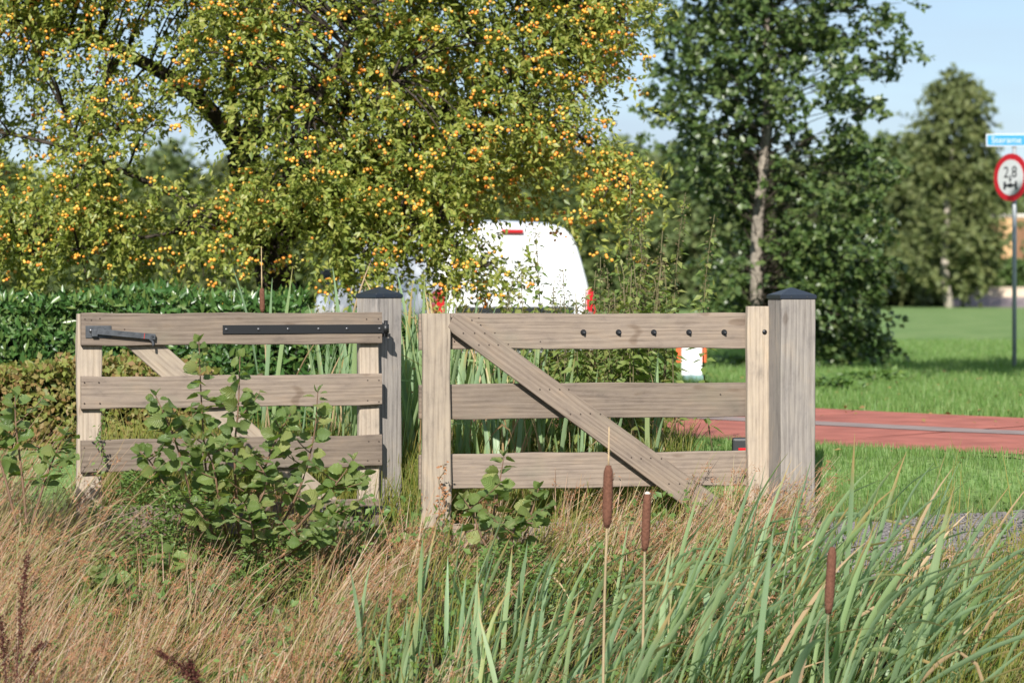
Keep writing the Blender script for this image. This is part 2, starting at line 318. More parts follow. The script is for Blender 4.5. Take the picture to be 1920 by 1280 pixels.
class Gate:
    def __init__(s, name, label, px0, d0, px1, d1):
        s.p0 = Vector((XP(px0, d0), CAMY + d0, 0)); p1 = Vector((XP(px1, d1), CAMY + d1, 0)); s.v = p1 - s.p0
        s.L = s.v.length; s.yaw = math.atan2(s.v.y, s.v.x); s.u = s.v.normalized()
        s.root = thing(name, label, 'gate', s.p0, s.yaw)
    def at(s, px, py):                                    # photo pixel -> (along, height) in the gate plane
        a = (px - CX) / FPX                                # (a*d, CAMY+d) = p0 + k*u
        det = a * (-s.u.y) + s.u.x
        k = (s.p0.y - CAMY) * a - s.p0.x; k = k / (s.u.x - a * s.u.y)
        d = s.p0.y + k * s.u.y - CAMY
        return k, CAMZ - (py - HY) / FPX * d
    def plank(s, name, s0, s1, zc, H, yc, T, seed, m_='oak', vert=False, tilt=0):
        me = board_mesh(name, s1 - s0, H, T, M[m_], seed)
        o = link(name, me, s.root, (s0, yc, zc))
        if tilt: o.rotation_euler = (0, tilt, 0)
        return o
    def stile(s, sc, z0, z1, W, yc, T, seed, m_='oak_pale'):
        me = board_mesh('stile', z1 - z0, W, T, M[m_], seed, bev=.006)
        o = link('stile', me, s.root, (sc, yc, z0)); o.rotation_euler = (0, -math.pi / 2, 0); return o
    def brace(s, pix, yc, T, m_='oak'):
        P = [Vector((*s.at(*q),)) for q in pix]
        d = (P[-1] - P[0]); ang = math.atan2(P[2].y - P[1].y, P[2].x - P[1].x)
        c = Matrix.Rotation(-ang, 2); loc = [c @ (p - P[0]) for p in P]
        o = link('brace', bm_mesh('brace', prism_bm([(p.x, p.y) for p in loc], -T / 2, T / 2, .004), M[m_]), s.root, (P[0].x, yc, P[0].y))
        o.rotation_euler = (0, -ang, 0); return o
    def part(s, name, bm, m_, loc=(0, 0, 0), parent=None, smooth=False): return link(name, bm_mesh(name, bm, M[m_], smooth), parent or s.root, loc)
nail_me = bm_mesh('nail', cyl_bm(.0042, .004, 8), M['nail'])
def nail(g, px, py, y):
    a, z = g.at(px, py); o = link('nail', nail_me, g.root, (a, y, z)); o.rotation_euler = (R(90), 0, 0)

# left leaf: seen from its board side
GL = Gate('gate_leaf', 'left oak gate leaf with long black strap hinge and grey swing latch', 143, 13.75, 711, 14.28)
L = GL.L
for i, zt in enumerate((1.243, .90, .558, .20)):
    GL.plank('rail', .018, L, zt - .087, .174, -.045, .032, 11 + i)
GL.stile(.068, -.04, 1.241, .132, .0, .055, 21); GL.stile(L - .064, -.04, 1.238, .118, .0, .055, 22)
b0 = GL.at(237, 650); b1 = GL.at(297, 703); sl = (b1[1] - b0[1]) / (b1[0] - b0[0])
zt_, zb_ = 1.20, .06; hw = GL.at(310, 650)[0] - b0[0]
def on(z, off=0): return b0[0] + off + (z - b0[1]) / sl
def braces(g, pts, yc, T, m_):
    ang = math.atan2(pts[1][1] - pts[0][1], pts[1][0] - pts[0][0]); c = Matrix.Rotation(-ang, 2); p0 = Vector(pts[0])
    q = [c @ (Vector(p) - p0) for p in pts]
    o = link('brace', bm_mesh('brace', prism_bm([(p.x, p.y) for p in q], -T / 2, T / 2, .004), M[m_]), g.root, (p0.x, yc, p0.y)); o.rotation_euler = (0, -ang, 0)
braces(GL, [(on(zt_, hw), zt_), (on(zb_, hw), zb_), (on(zb_), zb_), (on(zt_), zt_)], -.0135, .03, 'oak_pale')
for px, py in ((156, 598), (168, 600), (184, 597), (230, 617), (155, 716), (182, 716), (155, 755), (184, 755), (155, 838), (182, 838), (155, 874), (682, 598), (704, 598), (705, 632), (684, 712), (705, 712), (684, 750), (705, 752), (686, 826), (705, 826), (684, 862), (705, 862)):
    nail(GL, px, py, -.0615)
def strap(g, pxa, pxb, py0, py1, bolts, y, pin=True):
    a0, z1 = g.at(pxa, py0); a1, z0 = g.at(pxb, py1); z0 = g.at(pxa, py1)[1]
    st = g.part('hinge_strap', box_bm(0, a1 - a0, -.004, .004, -(z1 - z0) / 2, (z1 - z0) / 2, .0015), 'black', (a0, y - .004, (z0 + z1) / 2))
    for bx in bolts:
        a, _ = g.at(bx, (py0 + py1) / 2); bm = bmesh.new(); bmesh.ops.create_uvsphere(bm, u_segments=12, v_segments=6, radius=.0095, matrix=Matrix.Diagonal((1, .45, 1, 1)))
        g.part('bolt_head', bm, 'boltlight', (a - a0, -.004, 0), st, True)
    if pin:
        ap, zp = g.at(718, (py0 + py1) / 2); c = cyl_bm(.011, .092, 14); g.part('hinge_pin', c, 'black', (ap - a0, .004, 0), st, True)
        g.part('hinge_knuckle', cyl_bm(.0185, .05, 16), 'black', (ap - a0, .006, .0), st, True)
        g.part('hinge_bracket', box_bm(-.012, .026, -.004, .1, -.047, -.028, .002), 'black', (ap - a0, 0, 0), st)
strap(GL, 413, 716, 609, 625.5, (420, 480, 535, 592, 645, 706), -.0612)
strap(GL, 560, 716, 950, 966, (575, 600, 655), -.0612)
# latch
a0, z0 = GL.at(157, 633); a1, z1 = GL.at(205, 610)
lp = GL.part('latch_plate', box_bm(0, a1 - a0, -.003, .003, 0, z1 - z0, .001), 'dark_metal', (a0, -.0645, z0))
for k in (.22, .72):
    bm = bmesh.new(); bmesh.ops.create_uvsphere(bm, u_segments=14, v_segments=7, radius=.013, matrix=Matrix.Diagonal((1, .5, 1, 1))); GL.part('bolt_head', bm, 'boltlight', ((a1 - a0) * k, -.003, (z1 - z0) * .58), lp, True)
GL.part('latch_keeper', box_bm(.03, .062, -.026, -.002, .008, .045, .003), 'dark_metal', (0, 0, 0), lp)
p0 = Vector(GL.at(178, 621)); p1 = Vector(GL.at(286, 631)); an = math.atan2(p1.y - p0.y, p1.x - p0.x); ln = (p1 - p0).length
la = GL.part('latch_arm', box_bm(0, ln, -.009, .009, -.0155, .0155, .002), 'dark_metal', (p0.x, -.082, p0.y)); la.rotation_euler = (0, -an, 0)
V, F = tube(path([(ln - .03, 0, -.012), (ln - .012, -.002, -.026), (ln - .006, -.002, -.05)], 7), .0075, 8); link('latch_hook', mesh_np('latch_hook', V, F, M['dark_metal'], smooth=True), la)
GL.part('red_mark', box_bm(ln * .80, ln * .812, -.0096, -.0088, -.0152, .0152), 'redmark', (0, 0, 0), la)
GL.part('latch_rivet', cyl_bm(.006, .03, 10), 'boltlight', (ln - .018, 0, .003), la).rotation_euler = (R(90), 0, 0)

# right leaf: seen from its stile side, brace on the face
GR = Gate('gate_leaf', 'right oak gate leaf with a diagonal brace across its face and five bolt ends', 790, 13.85, 1440, 14.17)
L = GR.L
s_l = (GR.at(790, 700)[0], GR.at(843, 700)[0]); s_r = (GR.at(1398, 700)[0], GR.at(1440, 700)[0])
for i, (zt, zb) in enumerate(((1.24, 1.045), (.855, .664), (.473, .281), (.09, -.1))):
    GR.plank('rail', -.012, L - .02, (zt + zb) / 2, zt - zb, .02, .034, 41 + i)
GR.stile((s_l[0] + s_l[1]) / 2, -.12, 1.242, s_l[1] - s_l[0], -.025, .052, 51); GR.stile((s_r[0] + s_r[1]) / 2, -.12, 1.279, s_r[1] - s_r[0], -.026, .056, 52)
pts = [GR.at(*q) for q in ((870, 589.5), (960, 655), (1225, 846), (1398, 971), (1325, 981), (1190, 880), (846, 624), (837, 612), (850, 589.5))]
ang = math.atan2(pts[3][1] - pts[1][1], pts[3][0] - pts[1][0]); c = Matrix.Rotation(-ang, 2); p0 = Vector(pts[6]); q = [c @ (Vector(p) - p0) for p in pts]
o = link('brace', bm_mesh('brace', prism_bm([(p.x, p.y) for p in q][::1], -.018, .018, .003), M['oak']), GR.root, (p0.x, -.036, p0.y)); o.rotation_euler = (0, -ang, 0)
for i, px in enumerate((1094, 1160, 1226, 1292, 1358)):
    a, z = GR.at(px, 623); nut = GR.part('bolt_nut', cyl_bm(.0135, .012, 6), 'bolt', (a, -.003, z)); nut.rotation_euler = (R(90), R(20 * i), 0)
    GR.part('bolt_thread', cyl_bm(.006, .022, 10), 'boltlight', (0, 0, .012), nut)
    GR.part('washer', cyl_bm(.0165, .003, 18), 'bolt', (0, 0, -.006), nut)
a, z = GR.at(1429, 622); bm = bmesh.new(); bmesh.ops.create_uvsphere(bm, u_segments=16, v_segments=8, radius=.014, matrix=Matrix.Diagonal((1, .5, 1, 1))); GR.part('bolt_head', bm, 'bolt', (a, -.054, z), smooth=True)
for px, py in ((866, 624), (887, 624), (906, 624), (925, 624), (895, 646), (914, 646), (931, 646), (950, 645), (882, 600), (895, 596), (1009, 729), (1027, 729), (1046, 729), (1063, 729), (1066, 775), (1085, 775), (1103, 774), (1122, 775), (1180, 856), (1198, 858), (1216, 857), (1236, 858), (1010, 640), (1250, 905), (1270, 905)):
    nail(GR, px, py, -.055)
nail(GR, 852, 640, .002); nail(GR, 1351, 739, .002)

# posts with pyramid caps
def post(px, d, size, yaw, z1, label, seed):
    P = Vector((XP(px, d), CAMY + d, 0)); r = thing('gate_post', label, 'post', P, yaw)
    me = board_mesh('shaft', z1 + .5, size, size, M['oak_grey'], seed, .0012, .005); o = link('shaft', me, r, (0, 0, -.5)); o.rotation_euler = (0, -math.pi / 2, 0)
    h = size / 2 + .006; bm = bmesh.new()
    lo = [bm.verts.new((sx * h, sy * h, z1 - .004)) for sx, sy in ((-1, -1), (1, -1), (1, 1), (-1, 1))]
    hi = [bm.verts.new((sx * h, sy * h, z1 + .019)) for sx, sy in ((-1, -1), (1, -1), (1, 1), (-1, 1))]
    ap = bm.verts.new((0, 0, z1 + .063)); bm.faces.new(lo[::-1])
    for i in range(4): bm.faces.new((lo[i], lo[(i + 1) % 4], hi[(i + 1) % 4], hi[i])); bm.faces.new((hi[i], hi[(i + 1) % 4], ap))
    bmesh.ops.bevel(bm, geom=list(bm.edges), offset=.0035, segments=2, affect='EDGES')
    cp = link('cap', bm_mesh('cap', bm, M['cap']), r)
    for q in (-.045, .05): link('cap_screw', bm_mesh('cap_screw', cyl_bm(.004, .004, 8), M['boltlight']), cp, (q, -h - .001, z1 + .008)).rotation_euler = (R(90), 0, 0)
post(711, 14.44, .183, R(41), 1.327, 'grey oak gate post turned cornerwise between the two gate leaves', 61)
post(1484, 14.06, .203, R(15.5), 1.323, 'cracked grey oak gate post at the right end of the gate', 62)

# ------------------------------------------------------------------ leaf templates
LEAF = (np.array([(0, 0, 0), (.5, 0, -.06), (1, 0, -.12), (.42, .5, .04), (.42, -.5, .04)]), np.array([(0, 4, 1), (1, 4, 2), (0, 1, 3), (1, 2, 3)]))
def foliage(C, r, twigs, leaves, tlen, ll, lw, out=None, droop=.35, face=(-.1, -.45, .9), spread=1.1, tj=.5):
    """leaves on short twigs round each clump centre; returns position, frame, scale, twig ends"""
    C = np.asarray(C, float); n_ = len(C); K = twigs * leaves
    td = nrm(r.normal(size=(n_, twigs, 3)) * np.array([1, 1, .7]) + (0 if out is None else out[:, None, :] * .9) + np.array([0, 0, -droop]))
    base = C[:, None, :] + r.normal(size=(n_, twigs, 3)) * tlen * tj
    tt = (np.arange(leaves) + r.uniform(0, 1, (n_, twigs, leaves))) / leaves
    L_ = tlen * r.uniform(.6, 1.3, (n_, twigs, 1))
    pos = base[:, :, None, :] + td[:, :, None, :] * (tt * L_)[..., None] + np.array([0, 0, -1]) * (tt * tt * L_ * droop)[..., None]
    pos = pos + r.normal(size=pos.shape) * .012
    ax = nrm(td[:, :, None, :] * .8 + r.normal(size=pos.shape) * spread * .75 + np.array([0, 0, -.15]))
    no = nrm(np.asarray(face) + r.normal(size=pos.shape) * .55)
    pos = pos.reshape(-1, 3); ax = ax.reshape(-1, 3); no = no.reshape(-1, 3)
    s_ = r.uniform(.65, 1.25, len(pos)); sc = np.column_stack([ll * s_, lw * s_ * r.uniform(.8, 1.2, len(pos)), ll * s_])
    return pos, frames(ax, no), sc, base
def sample_region(inside, x0, x1, y0, y1, num, r):
    out = []
    while len(out) < num:
        p = (r.uniform(x0, x1), r.uniform(y0, y1))
        if inside(*p, r): out.append(p)
    return np.array(out)

# ------------------------------------------------------------------ crab apple tree
M['bark'] = plain('dark bark', (.055, .045, .036), .95, noise=.4, nscale=25, bump=.8, spec=.1)
M['bark_pale'] = plain('pale bark', (.23, .20, .165), .95, noise=.4, nscale=14, bump=.8, spec=.1)
M['crab_leaf'] = leafmat('crab apple leaf', [(.12, .17, .035), (.20, .25, .05), (.265, .305, .065), (.33, .33, .085), (.22, .27, .055)], .42, .36, .4)
M['fruit'] = leafmat('crab apple skin', [(.70, .38, .045), (.74, .33, .035), (.72, .20, .03), (.66, .44, .08), (.74, .40, .05)], .3, 0, .5)
M['fruit_obj'] = leafmat('crab apple skin single', [(.70, .38, .045), (.74, .33, .035), (.72, .20, .03), (.66, .44, .08), (.74, .40, .05)], .3, 0, .5, objrand=True)
TD = 19.2
tree = thing('crab_apple_tree', 'wide crab apple tree loaded with yellow orange fruit, over the left gate leaf', 'tree', (XP(535, TD), CAMY + TD, .34))
T0 = tree.location
low = np.array([(-900, 420), (-300, 530), (0, 562), (120, 548), (250, 545), (330, 520), (400, 565), (425, 470), (500, 430), (560, 430), (600, 485), (650, 515), (690, 505), (740, 478), (790, 480), (830, 520), (855, 520), (866, 415), (885, 362), (950, 355), (1000, 345), (1045, 305), (1065, 215), (1105, 170), (1150, 100), (1185, 50), (1225, -700), (1226, -2000)])
holes = [(322, 50, 34, 30), (150, 98, 40, 22), (300, 175, 42, 34), (372, 232, 36, 42), (8, 168, 26, 30), (585, 95, 26, 24), (395, 265, 24, 30), (700, 222, 22, 14), (75, 245, 45, 22), (1170, 120, 20, 30), (20, 330, 60, 26), (280, 290, 50, 26), (400, 320, 40, 22), (30, 505, 60, 30), (205, 520, 50, 28), (330, 470, 40, 30), (530, 500, 70, 80), (470, 520, 40, 50), (320, 390, 40, 26)]
r = np.random.default_rng(3)
def in_crab(x, y, r):
    if y > np.interp(x, low[:, 0], low[:, 1]) - 16: return False
    if x < -850 or x > 1180: return False
    top = min(-430, -1250 + ((x - 110) / 520) ** 2 * 1300) if x < 900 else -430
    if y < top: return False
    for hx, hy, rx, ry in holes:
        if ((x - hx) / (rx + 26)) ** 2 + ((y - hy) / (ry + 22)) ** 2 < 1: return r.uniform() < .05
    if 205 < y < 330 and 330 < x < 480: return r.uniform() < .25
    return r.uniform() < (1.0 if y > 300 else (.78 if y < 270 and x < 700 else .9))
cp = np.vstack([sample_region(in_crab, -850, 1215, -430, 560, 2750, r), sample_region(in_crab, -400, 620, -1250, -430, 420, r)])  # second batch: unseen upper crown, added to shade the van's left side
extra = []
for t_ in np.linspace(0, 1, 16): extra.append((1050 + 135 * t_ + r.normal() * 10, 235 + 115 * t_ + r.normal() * 10))
for t_ in np.linspace(0, 1, 7): extra.append((1150 - 35 * t_ + r.normal() * 7, 330 + 80 * t_))
for t_ in np.linspace(0, 1, 8): extra.append((872 + 70 * t_, 465 + 55 * t_ + 12 * math.sin(t_ * 5)))
cp = np.vstack([cp, extra]); ne = len(extra)
dep = TD + r.normal(0, .8, len(cp)) - .55; dep = np.clip(dep, 17.4, 21.3)
ex = np.abs((cp[:, 0] - 350) / 900); dep = TD + (dep - TD) * (1 - .4 * np.clip(ex, 0, 1)); dep[-ne:] = r.uniform(18.2, 18.8, ne)
lowband = cp[:, 1] > 330; dep[lowband] = r.uniform(17.8, 19.0, lowband.sum())
C = np.array([WP(x, y, d) for (x, y), d in zip(cp, dep)])
cen = np.array([T0.x, T0.y, 2.6]); out = nrm(C - cen)
pos, Rm, sc, base = foliage(C, r, 6, 18, .25, .056, .026, out, .45)
# limbs
limb = Geo(); LP = []
def lp(*a): return [np.array(WP(*q)) for q in a]
limbs = [(lp((535, 800, TD), (530, 620, TD), (508, 480, TD), (470, 350, TD), (455, 285, TD)), .17, .125),
         (lp((455, 290, TD), (400, 215, TD - .2), (340, 160, TD - .3), (270, 118, TD - .4), (150, 60, TD - .5), (20, 30, TD - .5), (-250, -60, TD - .3)), .075, .02),
         (lp((460, 300, TD), (478, 200, TD + .1), (475, 60, TD + .15), (480, -100, TD + .2), (520, -380, TD + .2)), .085, .02),
         (lp((462, 310, TD), (438, 220, TD + .2), (428, 90, TD + .3), (400, -120, TD + .3), (300, -380, TD)), .055, .015),
         (lp((505, 470, TD), (600, 380, TD - .3), (720, 270, TD - .5), (880, 190, TD - .4), (1050, 90, TD - .4), (1170, 40, TD - .3)), .08, .012),
         (lp((720, 270, TD - .5), (900, 235, TD - .7), (1050, 235, TD - .7), (1130, 300, TD - .7), (1185, 355, TD - .7)), .03, .006),
         (lp((480, 260, TD), (620, 140, TD + .4), (800, 0, TD + .6), (950, -200, TD + .5)), .06, .012),
         (lp((515, 500, TD), (420, 420, TD - .5), (250, 330, TD - .8), (60, 260, TD - .9), (-200, 220, TD - .7)), .032, .008),
         (lp((420, 420, TD - .5), (300, 440, TD - .9), (120, 470, TD - 1.1), (-100, 480, TD - 1.0)), .018, .006),
         (lp((560, 430, TD - .2), (700, 410, TD - .8), (820, 450, TD - 1.0), (900, 500, TD - 1.0)), .035, .008),
         (lp((510, 450, TD), (560, 280, TD - .9), (640, 100, TD - 1.2), (760, -80, TD - 1.0)), .04, .01),
         (lp((210, 420, TD - .6), (205, 340, TD - .7), (215, 280, TD - .75), (190, 190, TD - .7)), .028, .01),
         (lp((170, 335, TD - .8), (148, 270, TD - .85), (120, 210, TD - .8)), .02, .008),
         (lp((640, 210, TD - .4), (690, 200, TD - .9), (735, 150, TD - 1.1)), .02, .008)]
for i, (pts, r0, r1) in enumerate(limbs):
    p = path(pts, 18) - np.array(T0); rad = np.linspace(r0, r1, 18)
    V, F = tube(p, rad, 10 if i < 5 else 7)
    link('trunk' if i == 0 else 'branch', mesh_np('trunk' if i == 0 else 'branch', V, F, M['bark'], smooth=True), tree)
    LP.append(path(pts, 30))
LA = np.vstack(LP)
tw = Geo()
for c_ in C:
    j = np.argmin(np.linalg.norm(LA - c_, axis=1)); d_ = np.linalg.norm(LA[j] - c_)
    tw.tube(curve(LA[j], c_, (0, 0, .10 * d_), 6) - np.array(T0), np.linspace(.012, .004, 6), 4)
tag(link('twigs', tw.mesh('twigs', M['bark']), tree), kind='stuff')
V, F, _ = scatter(LEAF[0], LEAF[1], pos - np.array(T0), Rm, sc)
tag(link('crown', mesh_np('crown', V, F, M['crab_leaf']), tree), kind='stuff')
# fruit in hanging bunches
bm = bmesh.new(); bmesh.ops.create_icosphere(bm, subdivisions=1, radius=1); ico_v = np.array([v.co for v in bm.verts]); ico_f = np.array([[v.index for v in f.verts] for f in bm.faces]); bm.free()
fl = r.integers(0, len(pos), 6500); fp = []
patch = np.sin(pos[:, 0] * 2.3 + 1) + np.sin(pos[:, 2] * 3.1 + pos[:, 0] * 1.1)
for k in fl:
    if patch[k] < -1.0 and r.uniform() < .4: continue
    o_ = r.uniform(.02, .22)
    for _ in range(r.integers(2, 8)): fp.append(pos[k] + np.array([r.normal() * .032, r.normal() * .03 - o_, -.02 - abs(r.normal()) * .025]))
for c_ in C[-ne:-8]:
    for _ in range(9): fp.append(c_ + r.normal(size=3) * np.array([.06, .06, .06]))
fp = np.array(fp); fs = r.uniform(.0095, .0155, len(fp))
vis = (fp[:, 0] / (fp[:, 1] - CAMY) * FPX + CX); vy = HY - (fp[:, 2] - CAMZ) / (fp[:, 1] - CAMY) * FPX
score = fp[:, 1] + 100 * ((vis < 0) | (vis > 1920) | (vy < 0))
order = np.argsort(score); big = order[:300]; rest = order[300:]
V, F, _ = scatter(ico_v, ico_f, fp[rest] - np.array(T0), np.repeat(np.eye(3)[None], len(rest), 0), fs[rest])
tag(link('fruit_mass', mesh_np('fruit_mass', V, F, M['fruit'], smooth=True), tree), kind='stuff')
fme = mesh_np('fruit', ico_v, ico_f, M['fruit_obj'], smooth=True)
for k in big:
    o = link('fruit', fme, tree, fp[k] - np.array(T0)); o.scale = (fs[k],) * 3

# ------------------------------------------------------------------ alder tree on the lawn
M['alder_leaf'] = leafmat('alder tree leaf', [(.042, .078, .022), (.065, .108, .03), (.095, .14, .04), (.13, .17, .055)], .38, .22, .45)
AD = 32.0
at = thing('alder_tree', 'dark green leafy tree with pale trunk standing on the lawn behind the right gate post', 'tree', (XP(1424, AD), CAMY + AD, .34)); A0 = np.array(at.location)
r = np.random.default_rng(5)
lb = np.array([(-700, 1320), (-300, 1240), (0, 1212), (90, 1205), (190, 1188), (225, 1195), (260, 1270), (320, 1225), (352, 1240), (375, 1330), (450, 1345), (560, 1335), (600, 1335), (660, 1420)])
rb = np.array([(-700, 1540), (-300, 1660), (0, 1618), (50, 1630), (120, 1668), (165, 1682), (205, 1650), (290, 1665), (330, 1650), (400, 1660), (480, 1682), (530, 1660), (570, 1625), (600, 1630), (650, 1650), (660, 1600)])
aho = [(1505, 150, 24, 26), (1395, 172, 26, 14), (1608, 185, 16, 30), (1460, 170, 14, 12), (1560, 60, 12, 14), (1262, 240, 24, 12), (1540, 250, 20, 14), (1350, 300, 18, 14), (1585, 330, 18, 12), (1300, 150, 20, 12), (1370, 60, 16, 14)]
def in_ald(x, y, r):
    if y > 655 or y < -700: return False
    if x < np.interp(y, lb[:, 0], lb[:, 1]) + 32 or x > np.interp(y, rb[:, 0], rb[:, 1]) - 14: return False
    if y > 575 and x < 1480: return False
    for hx, hy, rx, ry in aho:
        if ((x - hx) / (rx + 16)) ** 2 + ((y - hy) / (ry + 14)) ** 2 < 1: return r.uniform() < .04
        return True
ap_ = sample_region(in_ald, 1150, 1720, -700, 650, 640, r)
ap_ = np.vstack([ap_, [(1690, 6), (1688, 100), (1680, 110), (1665, 55), (1650, 40), (1640, 620), (1630, 640), (1600, 600), (1655, 632)], np.column_stack([r.uniform(1448, 1530, 34), r.uniform(430, 600, 34)]), np.column_stack([r.uniform(1345, 1400, 16), r.uniform(470, 590, 16)])])
wide = np.array([max(30, np.interp(y, rb[:, 0], rb[:, 1]) - np.interp(y, lb[:, 0], lb[:, 1])) for x, y in ap_]) * .5 / 149
du = np.sqrt(np.clip(1 - ((ap_[:, 0] - 1430) / 149 / (wide * 1.15)) ** 2, .05, 1)) * wide
dep = AD + r.uniform(-1, 1, len(ap_)) * du
tz = (np.abs(ap_[:, 0] - 1424) < 42) & (ap_[:, 1] > 190) & (ap_[:, 1] < 580); dep[tz] = AD + r.uniform(.25, .8, tz.sum())
C = np.array([WP(x, y, d) for (x, y), d in zip(ap_, dep)])
out = nrm(C - np.array([A0[0], A0[1], 1.5]))
pos, Rm, sc, base = foliage(C, r, 6, 15, .27, .085, .068, out, .25, face=(-.1, -.5, .85), tj=.42)
V, F, _ = scatter(LEAF[0], LEAF[1], pos - A0, Rm, sc); tag(link('crown', mesh_np('crown', V, F, M['alder_leaf']), at), kind='stuff')
tp = path([WP(1424, 692, AD), WP(1419, 560, AD), WP(1420, 430, AD), WP(1432, 300, AD), WP(1438, 200, AD), WP(1437, 60, AD), WP(1440, -200, AD), WP(1435, -600, AD)], 26)
V, F = tube(tp - A0, np.linspace(.098, .02, 26), 10); link('trunk', mesh_np('trunk', V, F, M['bark_pale'], smooth=True), at)
tw = Geo()
for c_ in C:
    zz = c_[2] - .25 * math.hypot(c_[0] - A0[0], c_[1] - A0[1]) - .1; q_ = max(.55 + r.uniform(0, .5), zz + r.normal() * .25); a_ = np.array([np.interp(q_, tp[:, 2], tp[:, k_]) for k_ in range(3)])
    tw.tube(curve(a_, c_, (r.normal() * .08, r.normal() * .08, .08), 6) - A0, np.linspace(.008, .003, 6), 4)
tag(link('branches', tw.mesh('branches', M['bark']), at), kind='stuff')

# ------------------------------------------------------------------ far trees
M['far_leaf'] = leafmat('far leaf', [(.07, .10, .036), (.10, .14, .05), (.14, .18, .065), (.18, .205, .08)], .6, .25, .3)
M['far_leaf2'] = leafmat('far olive leaf', [(.085, .108, .038), (.12, .145, .052), (.16, .175, .065)], .6, .25, .3)
def crown_mesh(seed, H, Wd, shape, m_, cn, leaf):
    r = np.random.default_rng(seed); C = []
    while len(C) < cn:
        z = r.uniform(.06, 1); a = r.uniform(0, 6.283); rad = shape(z) * math.sqrt(r.uniform(.15, 1))
        C.append((math.cos(a) * rad * Wd, math.sin(a) * rad * Wd, z * H))
    C = np.array(C) + r.normal(size=(cn, 3)) * .25
    out = nrm(C - np.array([0, 0, H * .45]))
    pos, Rm, sc, _ = foliage(C, r, 4, 8, .75, leaf, leaf * .75, out, .2, face=(-.1, -.5, .85), tj=.5)
    V, F, _ = scatter(LEAF[0], LEAF[1], pos, Rm, sc); return mesh_np('crown', V, F, m_)
rd = lambda z: math.sin(math.pi * min(1, .12 + z * .9)) ** .55
cone = lambda z: (1.12 - z) * min(1, z * 5 + .2)
crowns = [crown_mesh(100 + i, 1, 1, rd, M['far_leaf'], 10, .3) for i in range(0)]
crowns = [crown_mesh(101, 9, 3.4, rd, M['far_leaf'], 170, .42), crown_mesh(102, 9, 3.0, rd, M['far_leaf'], 160, .42), crown_mesh(103, 9, 3.6, rd, M['far_leaf2'], 170, .42)]
V, F = tube(curve((0, 0, 0), (.1, 0, 7), (.15, 0, 0)), np.linspace(.22, .05, 7), 7); far_trunk = mesh_np('trunk', V, F, M['bark'], smooth=True)
r = np.random.default_rng(8)
spots = []
for row, (d, step, hh) in enumerate(((150, 115, 8.2), (163, 125, 9.2))):
    for px in np.arange(-120 + row * 55, 1760, step): spots.append((px + r.uniform(-30, 30), d + r.uniform(-4, 4), hh * r.uniform(.85, 1.12)))
for px, d, h in ((300, 100, 4.6), (60, 105, 4.8), (180, 102, 4.5), (420, 100, 4.3), (700, 104, 4.8), (1150, 118, 6.2), (1240, 122, 6.8), (1300, 120, 5.8), (1585, 140, 6.4), (1660, 141, 7.2), (1715, 143, 6.2), (1060, 120, 5.6), (1890, 170, 8), (1960, 165, 7), (1700, 150, 9.2), (1740, 155, 9.6), (1640, 152, 9.4), (1820, 158, 8.4), (1855, 160, 7.4), (1690, 145, 5.2), (1745, 146, 4.6), (1830, 150, 4.4)): spots.append((px, d, h))
for i, (px, d, h) in enumerate(spots):
    t_ = thing('wood_tree', 'leafy tree in the blurred wood at the far end of the field', 'tree', (XP(px, d), CAMY + d, .33), r.uniform(0, 6.28), 'trees of the far wood')
    s_ = h / 9; k = link('crown', crowns[i % 3], t_, (0, 0, .1)); k.scale = (s_ * 1.1, s_ * 1.1, s_); tag(k, kind='stuff'); k = link('trunk', far_trunk, t_); k.scale = (s_,) * 3
# slender tree with pale trunk at the right
BD = 132
bt = thing('birch_tree', 'tall slender olive green tree with pale bare lower trunk at the field edge', 'tree', (XP(1778, BD), CAMY + BD, .33)); B0 = np.array(bt.location)
tp = path([WP(1780, 580, BD), WP(1772, 500, BD), WP(1776, 380, BD), WP(1790, 260, BD), WP(1795, 160, BD)], 14)
V, F = tube(tp - B0, np.linspace(.24, .05, 14), 8); M['birch'] = plain('pale birch bark', (.42, .37, .31), .9, noise=.25, nscale=2, spec=.1); link('trunk', mesh_np('trunk', V, F, M['birch'], smooth=True), bt)
r = np.random.default_rng(12); C = []
def bw(y): return np.interp(y, [145, 180, 260, 340, 430, 500, 545], [14, 50, 72, 96, 100, 88, 44])
while len(C) < 420:
    y = r.uniform(148, 540); x = 1790 + r.uniform(-1, 1) * bw(y) - (8 if y > 400 else 0)
    if y > 485 and 1745 < x < 1800: continue
    if r.uniform() < .25 and abs(x - 1790) > .6 * bw(y): continue
    C.append(WP(x, y, BD + r.uniform(-1, 1) * bw(y) / 36 - (0 if abs(x - 1780) > 30 or y < 300 else -.8)))
C = np.array(C); pos, Rm, sc, _ = foliage(C, r, 3, 8, .7, .36, .24, None, .3, face=(-.1, -.5, .85))
V, F, _ = scatter(LEAF[0], LEAF[1], pos - B0, Rm, sc); tag(link('crown', mesh_np('crown', V, F, M['far_leaf2']), bt), kind='stuff')
